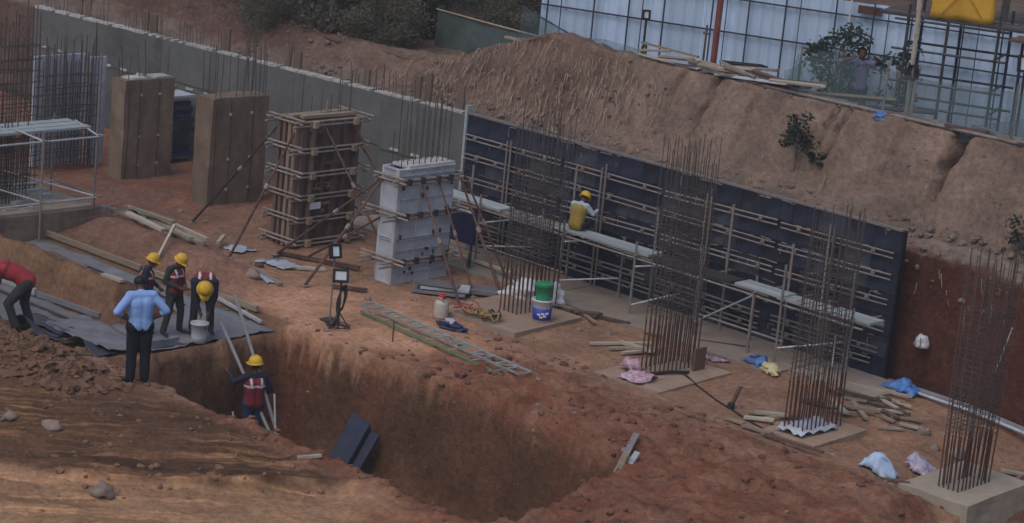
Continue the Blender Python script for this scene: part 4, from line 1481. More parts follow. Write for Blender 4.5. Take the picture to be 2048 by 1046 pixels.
for i, (x, y, z, L, w, rz, m, lab) in enumerate(((2.7, 2.5, 4.22, 1.2, .4, .2, 'white', 'whitish sheet sticking out of the scrap timber heap by the fence'), (3.3, 2.15, 4.2, 1.7, .25, .02, 'sheet_pale', 'pale bluish sheet lying at the front of the scrap timber heap'),
                                                  (4.7, 3.0, 4.12, 2.2, .22, .36, 'timber', 'long tan plank behind the net beside the standing man'), (4.2, 3.3, 4.0, 2.6, .3, .36, 'timber_pale', 'wide tan plank lowest behind the net by the standing man'), (5.9, 2.9, 4.1, 1.7, .2, .3, 'timber_red', 'brown plank right of the standing man behind the net'),
                                                  (2.6, 2.7, 4.34, .9, .3, .2, 'black', 'black crumpled sheet on top of the scrap timber heap'))):
    o = MB().box((0, 0, 0), (L, w, .05)).build('plank', m, None, loc=(x, y, z), )
    o.rotation_euler = (R(-14), R(-4), rz)
    tag(o, lab, 'plank')


# ------------------------------------------------------------------ trees and bushes
def leaf_cloud(mb, c, rad, n, size, rng, flat=1.0):
    c = Vector(c)
    for _ in range(n):
        d = Vector((rng.gauss(0, 1), rng.gauss(0, 1), rng.gauss(0, 1))).normalized() * (rng.random() ** .45)
        p = c + Vector((d.x * rad[0], d.y * rad[1], d.z * rad[2]))
        a = Vector((rng.uniform(-1, 1), rng.uniform(-1, 1), rng.uniform(-.8, .8))).normalized()
        b = a.cross(Vector((rng.uniform(-1, 1), rng.uniform(-1, 1), rng.uniform(-1, 1)))).normalized()
        s = size * rng.uniform(.6, 1.4)
        mb.add([p - a * s * .5, p + b * s * .28, p + a * s * .5, p - b * s * .28], [(0, 1, 2, 3)])


def tree(name, label, loc, h, rad, m, seed, clumps=14, leaves=150, size=.16, trunk=.09, grp=None, cat='tree', low=.25, shell=True):
    rng = random.Random(seed)
    t = thing(name, label, cat, loc, 0, grp)
    mb = MB()
    mb.tube([(0, 0, -.1), (.05 * h * .2, .02, h * .3), (.03, -.04, h * .6), (.0, .05, h * .85)], trunk, 7, trunk * .3)
    cs = []
    for i in range(clumps):
        a = rng.uniform(0, 6.28)
        z = h * (low + (1 - low) * rng.random())
        f = math.sqrt(max(.08, 1 - abs((z / h - low) / (1 - low) * 1.7 - .75) ** 2))
        r = rad * f * rng.uniform(.35, .95)
        cs.append((r * math.cos(a), r * math.sin(a), z))
    for c in cs:
        s = Vector((.02, 0, max(.1, c[2] * .55)))
        e = Vector(c)
        mb.tube([s, (s + e) / 2 + Vector((0, 0, .05 * h)), e], trunk * .38, 5, trunk * .1)
    mb.build('trunk', 'bark', t)
    cr = MB()
    for c in cs:
        q = rad * rng.uniform(.28, .5)
        leaf_cloud(cr, c, (q, q, q * .75), leaves, size, rng)
    cr.build('crown', m, t)
    return t


TB = 2.95
tree('thicket_tree', 'pale-stemmed dry bushy tree left of centre behind the low bank', (-9.1, 2.6, TB), 3.2, 1.4, 'leaf_dry', 1, 26, 260, .09, .075, low=.12)
for i, (x, y, h, r, m, lab) in enumerate((
        (-10.6, 2.3, 1.7, 1.2, 'leaf_dry', 'low dry brown bush left of the pale-stemmed tree'), (-7.6, 2.9, 1.35, 1.05, 'leaf_dry', 'low dry bush right of the pale-stemmed tree'),
        (-12.4, 3.0, 2.0, 1.6, 'leaf_dry', 'dry thicket farthest left along the top edge'), (-11.0, 4.6, 2.6, 1.7, 'leaf', 'dull green thicket behind the dry bushes'),
        (-9.3, 4.2, 2.6, 1.4, 'leaf_dry', 'taller dry thicket behind the pale-stemmed tree'), (-13.0, 7.4, 3.6, 2.2, 'leaf', 'dull green tree high at the top left edge'),
        (-8.2, 8.2, 2.6, 1.5, 'leaf', 'yellowish green bush rising behind the dark shade screen'), (-6.1, 6.2, 1.9, 1.0, 'leaf_dry', 'dry bush behind the right half of the shade screen against the fence'),
        (-7.0, 6.6, 2.1, 1.3, 'leaf', 'olive bush behind the middle of the shade screen'), (-9.8, 10.3, 3.6, 2.2, 'leaf', 'dull green tree far behind the shade screen'))):
    tree('thicket_tree' if h > 2.1 else 'thicket_bush', lab, (x, y, TB - .15), h, r, m, 70 + i, 30, 420, .058, .05, low=.0, cat='tree' if h > 2.1 else 'bush')
tree('dark_tree', 'dark green tree behind the small floodlight and the shade screen edge', (-8.6, 4.9, TB), 3.4, .95, 'leaf_dark', 5, 26, 240, .13, .08, low=.0)
tree('dark_tree', 'tall dark green tree farther back between the dry thicket and the shade screen', (-11.5, 9.5, TB), 6, 2.6, 'leaf_dark', 6, 26, 260, .16, .12, low=.02)
tree('garden_shrub', 'leafy green shrub against the fence behind the standing man', (3.0, 5.2, 3.0), 1.95, .78, 'leaf_dark', 11, 20, 42, .12, .035, low=.35, cat='shrub')
tree('garden_shrub', 'second thinner green shrub right of the standing man by the fence', (4.1, 5.7, 3.0), 1.75, .6, 'leaf_dark', 12, 13, 26, .12, .03, low=.45, cat='shrub')
tree('dark_tree', 'dark tree beyond the fence left of the yellow bundle', (-5.6, 20.5, 3.0), 6.4, 2.2, 'leaf_dark', 13, 22, 220, .2, .12, low=.3)
tree('dark_tree', 'dark tree beyond the fence right of the yellow bundle', (-4.6, 23.5, 3.0), 6.8, 1.5, 'leaf_dark', 14, 20, 220, .2, .12, low=.3)
tree('dark_tree', 'dark bush beyond the fence in the top right corner', (-2.6, 22.5, 3.0), 4.6, 1.2, 'leaf_dark', 15, 16, 200, .2, .1, low=.3)
tree('bank_sapling', 'thin green sapling growing from the bank face below the scrap timber', (5.0, 1.42, 2.75), 1.15, .42, 'leaf_dark', 16, 14, 40, .08, .016, low=.4, cat='sapling')
tree('bank_sapling', 'low green weed clump on the bank at the right edge', (10.3, 1.2, 2.5), .6, .5, 'leaf_dark', 17, 12, 55, .09, .012, low=.2, cat='weed')
tree('bank_sapling', 'small weed halfway down the bank face right of the sapling', (5.45, 1.5, 2.9), .4, .22, 'leaf_dark', 18, 8, 30, .07, .01, low=.3, cat='weed')

hs = thing('house', 'pale yellow building glimpsed through trees in the top right corner', 'building', (-10, 36, 3), R(35))
MB().box((0, 0, 3.5), (8, 6, 7)).build('wall', 'house', hs)
MB().box((0, 0, 7.1), (8.6, 6.6, .25)).build('roof', 'concrete', hs)
for xx in (-2.6, 0, 2.6):
    for zz in (2, 5):
        f = MB().box((xx, -3.02, zz), (1.2, .12, 1.4)).build('window', 'white', hs)
        MB().box((xx, -3.06, zz), (1.0, .1, 1.2)).build('pane', 'glass_dark', f)


# ------------------------------------------------------------------ grey lining sheets in the left ditches
def drape(name, label, x0, x1, y0, y1, m, lift=.02, seed=0, wr=.03, curl=None, edge=0.0, cat='sheet', grp=None, step=.07, base=None):
    nu, nv = max(2, int((x1 - x0) / step)), max(2, int((y1 - y0) / step))
    vs, fs = [], []
    for i in range(nu + 1):
        for j in range(nv + 1):
            u, v = i / nu, j / nv
            x = x0 + (x1 - x0) * u + edge * fbm(v * 3, seed, 1)
            y = y0 + (y1 - y0) * v + edge * fbm(u * 4, seed, 2)
            zz = (ground_h(x, y) if base is None else base) + lift + wr * abs(fbm(x * 1.3 + seed, y * 2.2, 3)) + wr * .5 * abs(fbm(x * 4, y * 6 + seed, 5))
            if curl:
                zz += curl(u, v)
            vs.append((x, y, zz))
    for i in range(nu):
        for j in range(nv):
            a = i * (nv + 1) + j
            fs.append((a, a + nv + 1, a + nv + 2, a + 1))
    o = MB().add(vs, fs).build(name, m, None, True)
    md = o.modifiers.new('thickness', 'SOLIDIFY')
    md.thickness = .006
    return tag(o, label, cat, grp)


drape('lining_sheet', 'grey plastic lining sheet in the back ditch beside the berm', -7.0, -.6, -7.85, -7.04, 'sheet_grey', .02, 1, .02, edge=.05, grp='ditch lining sheets')
drape('lining_sheet', 'grey lining sheet of the work platform under the three workers', -.85, .74, -9.75, -7.1, 'sheet_grey', .035, 2, .05, edge=.06, grp='ditch lining sheets')
drape('lining_sheet', 'long grey lining sheet in the front ditch beside the red-shirted worker', -7.0, -.7, -10.9, -9.5, 'sheet_grey', .02, 3, .05, edge=.08, grp='ditch lining sheets')
drape('lining_sheet', 'crumpled grey sheet overlapping in front of the dirt ridge end', -1.3, .55, -10.5, -9.6, 'sheet_grey', .06, 4, .10, edge=.08, grp='ditch lining sheets')
drape('dark_sheet', 'dark curled sheet with an arched edge at the front ditch, nearer the red-shirted worker', -1.4, -.45, -11.15, -10.65, 'sheet_dark', .04, 5, .03, lambda u, v: .24 * math.sin(math.pi * u) ** 2 * (1 - v), .03)
drape('dark_sheet', 'dark curled sheet with an arched edge behind the man in the blue shirt', -.45, .55, -10.75, -10.3, 'sheet_dark', .04, 6, .03, lambda u, v: .2 * math.sin(math.pi * u) ** 2 * (1 - v), .03)
drape('dark_sheet', 'dark blue sheet lying flat on the front ditch lining', -1.9, -.7, -10.6, -10.15, 'sheet_dark', .07, 7, .04, None, .06)
drape('dark_strip', 'dark strip of sheet along the near edge of the work platform', .35, .7, -9.9, -8.9, 'sheet_dark', .055, 8, .03, None, .05)
drape('plastic_sheet', 'pale bluish plastic sheet crumpled on the dirt in front of the timber column form', -2.75, -1.95, -4.6, -4.1, 'sheet_pale', .02, 9, .06, None, .16)
drape('plastic_sheet', 'greyish scrap of plastic left of the pale bluish sheet by a prop foot', -3.75, -3.3, -4.6, -4.15, 'sheet_pale', .02, 10, .05, None, .16)
drape('plastic_sheet', 'small pale cement patch of sheet on the berm slope right of the bending worker', -1.5, -1.1, -5.75, -5.45, 'sheet_pale', .02, 11, .03, None, .12)


def stick(label, a, b, w=.07, h=.05, m='timber', cat='timber', name='timber_length', grp=None, lift=True):
    a, b = Vector(a), Vector(b)
    if lift:
        a.z += GH(a.x, a.y)
        b.z += GH(b.x, b.y)
    c = (a + b) / 2
    o = MB().bar(a - c, b - c, w, h).build(name, m, None, loc=c)
    return tag(o, label, cat, grp)


# boards edging the ditches
stick('long pale board edging the far side of the back ditch', (-6.9, -6.98, .1), (-3.2, -6.99, .1), .07, .1, 'timber', 'board', 'edging_board')
stick('second pale board edging the far side of the back ditch, behind the workers', (-3.1, -6.99, .1), (.0, -6.9, .1), .07, .1, 'timber', 'board', 'edging_board')
stick('grey board edging the foot of the dirt ridge in the front ditch', (-7.0, -9.44, .08), (-3.0, -9.44, .08), .06, .12, 'plank', 'board', 'edging_board')
stick('thin grey board end at the dirt ridge foot near the man in blue', (-2.9, -9.46, .08), (-1.2, -9.38, .08), .05, .09, 'sheet_grey', 'board', 'edging_board')
stick('dark batten lying lengthwise on the back ditch lining', (-5.0, -7.5, .05), (-1.2, -7.55, .05), .03, .03, 'sheet_dark', 'batten', 'batten')
stick('thin dark batten along the front ditch lining', (-4.5, -9.9, .07), (-1.0, -9.9, .07), .04, .03, 'sheet_dark', 'batten', 'batten')
stick('pale plank lying on top of the dirt ridge', (-1.68, -9.0, .05), (-1.05, -9.05, .05), .1, .05, 'timber_pale', 'plank', 'plank')
stick('grey rod lying on the back part of the dirt ridge', (-3.7, -8.6, .04), (-2.35, -8.85, .05), .06, .06, 'pipe', 'pole', 'pole')
stick('thin pole stub beside the grey rod on the dirt ridge', (-4.0, -8.5, .04), (-2.7, -8.5, .05), .04, .04, 'timber', 'pole', 'pole')
stick('light stick leaning upright against the berm left of the workers', (-2.95, -7.0, .05), (-3.35, -6.15, .32), .045, .045, 'timber_pale', 'stick', 'stick')
stick('flat slab of timber lying on dirt right of the bending worker', (-2.0, -5.34, .03), (-1.0, -5.52, .04), .1, .06, 'timber', 'timber')
stick('pale pipe lying at the corner of the platform behind the ladder', (-.95, -7.0, .12), (.35, -7.1, .1), .05, .05, 'pipe_bright', 'pipe', 'pipe')
stick('cream board lying beside the pale bluish plastic sheet', (-2.05, -4.35, .04), (-1.65, -3.85, .04), .12, .05, 'timber_pale', 'board', 'board')
stick('thin pale stick standing out of the dirt plateau in front of the lattice beam', (2.5, -6.0, .0), (2.5, -6.0, .35), .018, .018, 'rebar', 'peg', 'peg')
rng = random.Random(8)
for i, (ax, ay, bx, by, dz, w, m, lab) in enumerate((
        (-6.7, -4.7, -4.0, -5.2, .1, .09, 'timber_pale', 'longest pale pole in the timber heap on the berm'),
        (-6.4, -4.9, -4.8, -5.0, .18, .1, 'timber', 'short thick board across the top of the timber heap on the berm'),
        (-6.6, -5.2, -5.5, -5.2, .12, .14, 'timber', 'stubby board at the left end of the timber heap on the berm'),
        (-6.2, -4.5, -3.9, -4.9, .06, .06, 'timber_pale', 'thin pale lath behind the timber heap on the berm'),
        (-5.9, -5.1, -5.2, -5.75, .16, .08, 'timber_red', 'brown board pointing toward the workers from the timber heap'),
        (-5.1, -5.9, -4.1, -5.8, .05, .1, 'timber_pale', 'pale board lying apart in front of the timber heap'),
        (-5.25, -5.75, -5.1, -5.4, .18, .06, 'timber_pale', 'short upright offcut in front of the timber heap'),
        (-4.0, -4.4, -3.75, -4.75, .06, .06, 'timber_pale', 'short pale lath right of the timber heap'),
        (-4.4, -4.9, -3.6, -5.3, .05, .12, 'timber', 'broken board at the right end of the timber heap, near a grey stone'),
        (-6.8, -5.5, -5.4, -4.8, .15, .05, 'pipe', 'grey pipe crossing the timber heap'))):
    stick(lab, (ax, ay, dz + .1), (bx, by, dz + .08 + rng.uniform(-.04, .06)), w * 1.15, .06, m, 'timber', 'timber_length', 'timber heap on the berm')

# formwork plates stacked before the white form
ps = thing('plate_stack', 'two grey form plates lying stacked at the foot of the white column form', 'form plates', (.62, -3.05, .06), R(38))
MB().box((0, 0, 0), (1.0, .42, .05)).build('plate', 'sheet_grey', ps)
MB().box((.1, .03, .075), (.9, .4, .05), rz=.06).build('plate', 'alu', ps)
MB().box((-.05, -.02, .14), (.8, .36, .03), rz=-.05).build('plate', 'sheet_grey', ps)
ps2 = thing('plate_stack', 'flat grey plate lying right of the stacked plates between the prop feet', 'form plates', (1.0, -2.35, .06), R(38))
MB().box((0, 0, .02), (.62, .45, .07)).build('plate', 'sheet_grey', ps2)
for i, (a, b, m, lab) in enumerate((((-.2, -.75, .1), (1.6, -.85, .1), 'timber', 'grey board on the strip behind the prop feet by the navy panel'), ((.2, -1.1, .1), (1.9, -1.35, .1), 'sheet_grey', 'flat grey board lying along the strip near the first cage'), ((-1.0, -.9, .1), (.5, -1.0, .12), 'timber_pale', 'pale batten lying under the navy panel stand'),
                                     ((-2.9, -3.95, .06), (-1.3, -3.3, .08), 'prop', 'dark maroon pipe lying on the dirt behind the floodlights'), ((-.6, -4.6, .04), (-.1, -4.2, .05), 'prop', 'short maroon pipe lying right of the rear floodlight'))):
    stick(lab, a, b, .09, .05, m, 'board', 'board')

# ------------------------------------------------------------------ containers and small things
def bucket(label, x, y, z, r, h, body, band=None, handle=True, lid=None, name='bucket', cat='bucket', tilt=None):
    t = thing(name, label, cat, (x, y, z))
    MB().lathe([(r * .84, 0), (r * .88, h * .3), (r * .97, h * .92), (r * 1.06, h * .93), (r * 1.06, h), (r * .95, h), (r * .8, h * .08)], 18).build('body', body, t, True)
    if band:
        MB().lathe([(r * .86, h * .08), (r * .875, h * .08), (r * .955, h * .62), (r * .9, h * .62)], 18).build('label_band', band, t, True)
        for q, (a, zz) in enumerate(((-.9, .25), (-.75, .4), (-.55, .3), (-.3, .42), (-1.15, .36))):
            rr = r * .95
            MB().box((rr * math.cos(a), rr * math.sin(a), h * zz), (.012, r * .32, h * .09), rz=a).build('print_mark', 'white', t)
    if handle:
        MB().tube([(r * 1.03 * math.cos(a), r * 1.03 * .3 * math.sin(a) + 0.0, h * .86 - r * .9 * math.sin(a)) for a in [i * math.pi / 8 for i in range(9)]], .006, 5).build('handle', 'steel_dark', t)
    if lid:
        MB().lathe([(r * 1.08, h), (r * 1.08, h + .03), (r * .9, h + .035)], 18).build('lid', lid, t, True)
    return t


bucket('white and royal blue paint bucket standing on the first footing', 3.0, -2.83, .08, .185, .40, 'white', 'royal')
bucket('green bucket set inside the top of the white and blue bucket', 3.0, -2.83, .40, .155, .34, 'green', None, False, 'green')
wb = bucket('white bucket at the feet of the bending worker on the platform edge', .66, -8.72, -.1, .15, .34, 'white', None, True)
jc = thing('jerry_can', 'milky plastic jerry can with a red screw cap on the dirt by the prop foot', 'jerry can', (1.80, -4.17, GH(1.8, -4.17)))
MB().lathe([(.125, 0), (.135, .03), (.132, .26), (.115, .30), (.06, .345), (.05, .36)], 16).build('body', 'milky', jc, True)
MB().lathe([(.062, .355), (.062, .42), (.05, .43)], 14).build('cap', 'red', jc, True)
MB().tube([(.10, -.02, .31), (.08, -.08, .38), (.0, -.09, .38), (-.02, -.06, .35)], .014, 6).build('handle', 'milky', jc)


def lump(label, x, y, z, d, m, seed, name, cat, rough=.35, rz=0, sub=3, grp=None):
    bm = bmesh.new()
    bmesh.ops.create_icosphere(bm, subdivisions=sub, radius=1)
    for v in bm.verts:
        n = v.co.copy()
        k = 1 + rough * fbm(n.x * 1.6 + seed, n.y * 1.6, n.z * 1.6, 3) + rough * .35 * fbm(n.x * 5, n.y * 5 + seed, n.z * 5, 3)
        v.co = Vector((n.x * d[0] / 2 * k, n.y * d[1] / 2 * k, max(-.35, n.z) * d[2] / 2 * k + .35 * d[2] / 2))
    me = bpy.data.meshes.new(name)
    bm.to_mesh(me)
    bm.free()
    me.materials.append(M[m])
    me.polygons.foreach_set('use_smooth', [True] * len(me.polygons))
    o = link(name, me, None, (x, y, z), rz)
    return tag(o, label, cat, grp)


def G(x, y):
    return GH(x, y)


lump('white sacks bunched behind the first rebar cage', 1.75, -1.85, .05, (.8, .5, .42), 'white', 4, 'sack', 'sack', .7, R(20), 4)
lump('white sack standing right of the bunched ones behind the first cage', 2.2, -1.65, .05, (.35, .3, .5), 'white', 5, 'sack', 'sack', .6, 0, 4)
lump('yellowish sack lying right of the blue tarp at the wall foot', 7.1, -1.42, .04, (.42, .26, .2), 'yellow_sack', 7, 'sack', 'sack', .5, R(-20), 4)
lump('bright blue bag lying at the bank edge below the tall pale pole', 6.35, 2.05, 4.05, (.34, .22, .2), 'blue', 9, 'tarp', 'tarp', .7, 0, 4)
def cloth(name, label, cat, cx, cy, w, d, m, seed, hump, base=None, wr=.09):
    return drape(name, label, cx - w / 2, cx + w / 2, cy - d / 2, cy + d / 2, m, .015, seed, wr, lambda u, v: hump * max(0, math.sin(math.pi * u)) ** .7 * max(0, math.sin(math.pi * v)) ** .7, .14, cat, None, .03, base)


cloth('cloth', 'pink and white patterned cloth crumpled on the second footing', 'cloth', 6.25, -3.9, .5, .62, 'pink_cloth', 21, .05, .05, .10)
cloth('cloth', 'raised end of the pink patterned cloth against the second cage', 'cloth', 5.85, -3.62, .3, .34, 'pink_cloth', 22, .22, .05, .08)
cloth('cloth', 'pinkish cloth scrap on the far side of the second rebar cage', 'cloth', 6.05, -1.65, .5, .2, 'pink_cloth', 23, .03, None, .06)
cloth('tarp', 'bright blue tarp crumpled at the wall foot beside the yellowish sack', 'tarp', 6.72, -1.3, .42, .3, 'blue', 24, .13, .05, .08)
cloth('tarp', 'bright blue tarp crumpled at the end of the black formwork', 'tarp', 9.0, -.2, .66, .36, 'blue', 25, .16, None, .12)
cloth('plastic_bag', 'pale blue plastic bag lying on dirt before the last footing', 'bag', 11.12, -3.85, .5, .44, 'bag_blue', 26, .27, None, .05)
cloth('plastic_bag', 'lilac printed bag lying left of the rightmost rebar cage', 'bag', 11.32, -2.95, .5, .42, 'lilac_bag', 27, .14, None, .08)
wbg = lump('round white bag stuck on the dark red earth face', 8.89, .36, .7, (.27, .24, .32), 'white', 12, 'plastic_bag', 'bag', .16, 0, 4)
for q in (-.06, .05):
    MB().tube([(q, -.13, .2), (q + .02, -.15, .1), (q, -.12, 0)], .008, 5).build('strap', 'steel_dark', wbg)
bg = lump('dark navy cloth bag with a pale top lying by the jerry can', 2.42, -4.5, G(2.4, -4.5), (.5, .26, .16), 'navy', 13, 'cloth_bag', 'bag', .7, R(10), 4)
tp_ = lump('pale', 0, 0, 0, (.22, .2, .22), 'sheet_pale', 14, 'pale_top', 'x', .7, 0, 3)
tp_.parent = bg
tp_.location = (-.06, .03, .03)
del tp_['label'], tp_['category']
sp = thing('strap_pile', 'tangle of tan and red straps on the corner of the first footing', 'straps', (2.3, -3.72, .09))
rng = random.Random(21)
for i in range(16):
    c = (rng.uniform(-.4, .45), rng.uniform(-.2, .2))
    pts = [(c[0] + .16 * math.cos(t * .9 + i) * rng.uniform(.5, 1.2), c[1] + .12 * math.sin(t * .9 + i) * rng.uniform(.5, 1.2), .02 + rng.uniform(0, .14)) for t in range(8)]
    MB().tube(pts, rng.uniform(.012, .02), 5).build('strap', 'rope_red' if c[0] < -.15 else 'rope' if i % 4 else 'black', sp)
cp = thing('cable', 'thin black cable lying from the second footing past the small red pipe', 'cable', (0, 0, 0))
pts = [(6.35, -3.0), (6.55, -3.05), (7.0, -3.25), (7.6, -3.5), (8.05, -3.68), (8.7, -3.95), (9.3, -4.1)]
MB().tube([(x, y, max(G(x, y), .06 if x < 6.9 else -1) + .02) for x, y in pts], .016, 5).build('cable_run', 'black', cp)
MB().tube([(6.2, -3.55, .08), (6.35, -3.2, .1), (6.5, -2.9, .09)], .03, 5).build('cable_bundle', 'black', cp)
pb = thing('pipe_bollard', 'short red-brown pipe standing tilted in a black clamp on the dirt', 'pipe', (8.0, -3.62, G(8, -3.62)))
MB().tube([(0, 0, .02), (.02, .17, .36)], .034, 8).build('pipe_tube', 'prop', pb)
MB().lathe([(.05, 0), (.065, .03), (.06, .09), (.04, .11)], 10).build('foot_clamp', 'black', pb)
bp_ = thing('hose', 'pale blue pipe running along the foot of the red earth face', 'pipe', (9.0, -.05, .08))
MB().tube([(0, 0, 0), (1.2, .04, -.02), (2.4, 0, -.1), (5, -.1, -.12)], .045, 7).build('pipe_run', 'sheet_grey', bp_)
MB().tube([(0.2, -.1, -.02), (1.4, -.06, -.05), (2.6, -.1, -.13), (5, -.2, -.15)], .03, 6).build('pipe_run', 'sheet_pale', bp_)

# pale plastic round the third cage foot
drape('plastic_sheet', 'pale plastic wrap bunched round the foot of the third rebar cage', 9.2, 9.7, -3.98, -3.0, 'sheet_pale', .05, 12, .1, lambda u, v: .06 * abs(math.sin(u * 9 + v * 11)), .06)

# ladder in the trench, blue panels, planks
for a, b, lab in (((1.9, -7.75, -1.9), (1.02, -8.3, .75), 'taller pale pole leaning on the trench end behind the jeans-wearing worker'), ((2.0, -7.9, -1.9), (.74, -8.35, .24), 'shorter pale pole leaning on the trench end left of the jeans-wearing worker'),
                  ((1.95, -8.75, -1.9), (1.62, -8.7, -1.05), 'short pale stake standing in the trench at the jeans-wearing worker'), ((2.35, -8.3, -1.9), (1.95, -8.1, -.75), 'thin pale pole leaning at the right side of the jeans-wearing worker')):
    c = Vector(b)
    o = MB().tube([Vector(a) - c, Vector((0, 0, 0))], .03 if b[2] > -.5 else .018, 7).build('leaning_pole', 'pipe_bright', None, loc=c)
    tag(o, lab, 'pole')
bl = thing('panel_pair', 'two dark blue panels leaning together against the far trench wall', 'panels', (3.3, -7.55, -1.85), R(2))
rm = Matrix.Rotation(R(-22), 3, 'X')
MB().box(Vector((-.12, 0.05, .46)), (.44, .06, 1.0), rot=rm @ Matrix.Rotation(R(12), 3, 'Y')).build('panel', 'navy', bl).data.materials[0] = M['panel_blue']
MB().box(Vector((.12, .14, .40)), (.34, .05, .8), rot=rm @ Matrix.Rotation(R(14), 3, 'Y')).build('panel', 'navy', bl).data.materials[0] = M['panel_blue']
for i, (a, b, w, m, lab) in enumerate((((8.95, -7.95, -.25), (8.95, -7.3, .14), .09, 'timber', 'left short grey plank stuck in the soil at the right trench end'), ((9.02, -7.7, -.25), (9.0, -7.1, .12), .1, 'plank', 'middle short grey plank stuck in the soil at the right trench end'),
                                        ((9.05, -7.75, -.1), (8.45, -6.5, .1), .1, 'pipe', 'long grey plank sloping up from the right trench end'))):
    stick(lab, a, b, w, .035, m, 'plank', 'plank')
stick('small pale plank on the tracked ground at the trench edge', (6.2, -11.35, .03), (6.45, -11.1, .03), .07, .04, 'timber_pale', 'plank', 'plank')

# timber and rods near the footings
rng = random.Random(31)
for i, (ax, ay, bx, by, m, w, lab) in enumerate((
        (4.35, -3.0, 4.95, -2.0, 'timber_pale', .09, 'long pale board pointing at the second cage from the broken timber'),
        (4.75, -2.95, 5.2, -2.1, 'timber', .1, 'grey board in the middle of the broken timber left of the second cage'),
        (4.6, -2.5, 5.4, -2.5, 'timber_pale', .12, 'pale offcut lying across the broken timber left of the second cage'),
        (4.95, -2.75, 5.35, -2.35, 'timber', .13, 'rough block end of the broken timber against the second cage'),
        (5.05, -2.95, 5.2, -2.5, 'timber_pale', .08, 'small pale offcut nearest the second footing'),
        (8.35, -1.25, 9.55, -.95, 'rebar', .035, 'upper dark rod lying right of the third cage'), (8.3, -1.4, 9.85, -1.2, 'rebar', .05, 'lower long dark rod lying right of the third cage'),
        (8.6, -1.75, 9.35, -2.3, 'timber_pale', .09, 'pale board beside the dark rods right of the third cage'), (8.9, -1.5, 9.6, -2.1, 'timber', .08, 'brown board under the dark rods right of the third cage'),
        (8.75, -2.0, 9.6, -1.7, 'timber', .07, 'tan stick across the boards right of the third cage'), (8.2, -.75, 9.4, -.5, 'timber_pale', .05, 'thin pale lath at the end of the black formwork'),
        (8.45, -3.55, 8.85, -3.3, 'timber_pale', .12, 'upper pale offcut left of the third footing'), (8.5, -3.9, 8.95, -3.7, 'timber_pale', .1, 'middle pale offcut left of the third footing'),
        (8.75, -4.25, 9.35, -4.3, 'timber', .1, 'pale plank along the near edge of the third footing'), (9.3, -4.4, 10.4, -4.35, 'timber_red', .06, 'dark plank end in front of the third footing'),
        (11.4, -4.35, 11.85, -3.85, 'timber_red', .09, 'dark brown plank behind the pale blue bag'), (11.9, -1.6, 12.7, -1.3, 'timber_pale', .09, 'pale board at the right frame edge beyond the last cage'),
        (1.5, -1.6, 2.9, -1.7, 'timber', .1, 'dark board on the strip right behind the first cage'), (2.6, -1.8, 3.3, -1.6, 'timber_red', .08, 'brown scrap board right of the first cage on the strip edge'),
        (3.0, -1.65, 3.9, -1.45, 'rebar', .05, 'bent dark rod lying on the strip edge between first and second cages'), (5.2, -1.1, 6.0, -.6, 'rebar', .04, 'thin dark rod lying on the strip behind the second cage'),
        (13.0, -3.9, 13.9, -3.0, 'timber', .09, 'dark plank in the hole right of the last footing'))):
    stick(lab, (ax, ay, .05), (bx, by, .05 + rng.uniform(0, .07)), w, .04, m, 'timber' if m.startswith('t') else 'rod', 'timber_length' if m.startswith('t') else 'rod')

# stones
for i, (x, y, d, lab) in enumerate(((5.72, -14.43, .36, 'pale angular rock on the edge of the light sand in the lower left'), (3.4, -13.61, .3, 'pale stone in the left half of the tracked ground'), (2.75, -13.9, .24, 'smaller stone left of the pale stone on the tracked ground'),
                                    (12.35, -2.2, .3, 'pale grey stone right behind the last cage'), (12.75, -2.35, .26, 'angular stone near the right frame edge by the last footing'), (11.2, -1.9, .34, 'flat grey stone left behind the last cage'), (10.4, -1.6, .26, 'stone between the third and last cages, left one'), (10.9, -2.0, .2, 'stone between the third and last cages, small'),
                                    (12.5, -1.7, .4, 'large dark clod at the right edge behind the last cage'), (-3.5, -5.3, .26, 'rounded grey stone at the right end of the timber heap'), (-1.35, -5.9, .28, 'pale cement lump on the berm behind the bending worker'), (-2.35, -4.9, .2, 'orange clod beside the prop foot in front of the column'))):
    lump(lab, x, y, G(x, y) - .02, (d, d * .8, d * .75), 'stone' if 'clod' not in lab else 'clod_red', 40 + i, 'stone', 'stone', .6, i * .7, 2)


def scatter(name, m, n, place, size, seed, sub=1):
    """Many loose lumps nobody could count, joined into one object."""
    rng = random.Random(seed)
    bm = bmesh.new()
    bmesh.ops.create_icosphere(bm, subdivisions=sub, radius=1)
    base = [v.co.copy() for v in bm.verts]
    faces = [tuple(v.index for v in f.verts) for f in bm.faces]
    bm.free()
    mb = MB()
    k = 0
    while k < n:
        r = place(rng)
        k += 1
        if r is None:
            continue
        x, y, z, big = r
        s = size * big * (rng.random() ** 3.5 * 3.2 + .3)
        sx, sy, sz = s * rng.uniform(.7, 1.3), s * rng.uniform(.7, 1.3), s * rng.uniform(.5, .9)
        a = rng.uniform(0, 6.28)
        ca, sa = math.cos(a), math.sin(a)
        vs = []
        for b in base:
            q = b * (1 + .45 * (rng.random() - .5)) if sub < 2 else b * (1 + .9 * noise.noise(b * 1.3 + Vector((k * 1.7, 0, k * .9))) + .35 * noise.noise(b * 3.1 + Vector((0, k * 2.3, 1))))
            px, py = q.x * sx, q.y * sy
            vs.append((x + px * ca - py * sa, y + px * sa + py * ca, z + q.z * sz + sz * .05))
        mb.add(vs, faces)
    o = mb.build(name, m)
    o['kind'] = 'stuff'
    return o


def pl_heap(r):
    x, y = r.uniform(-2.6, 2.45), r.gauss(-12.0, .42)
    return (x, y, G(x, y), 1)


scatter('soil_clods', 'clod', 420, pl_heap, .042, 51, 2)
scatter('soil_fines', 'clod', 1500, pl_heap, .022, 50)


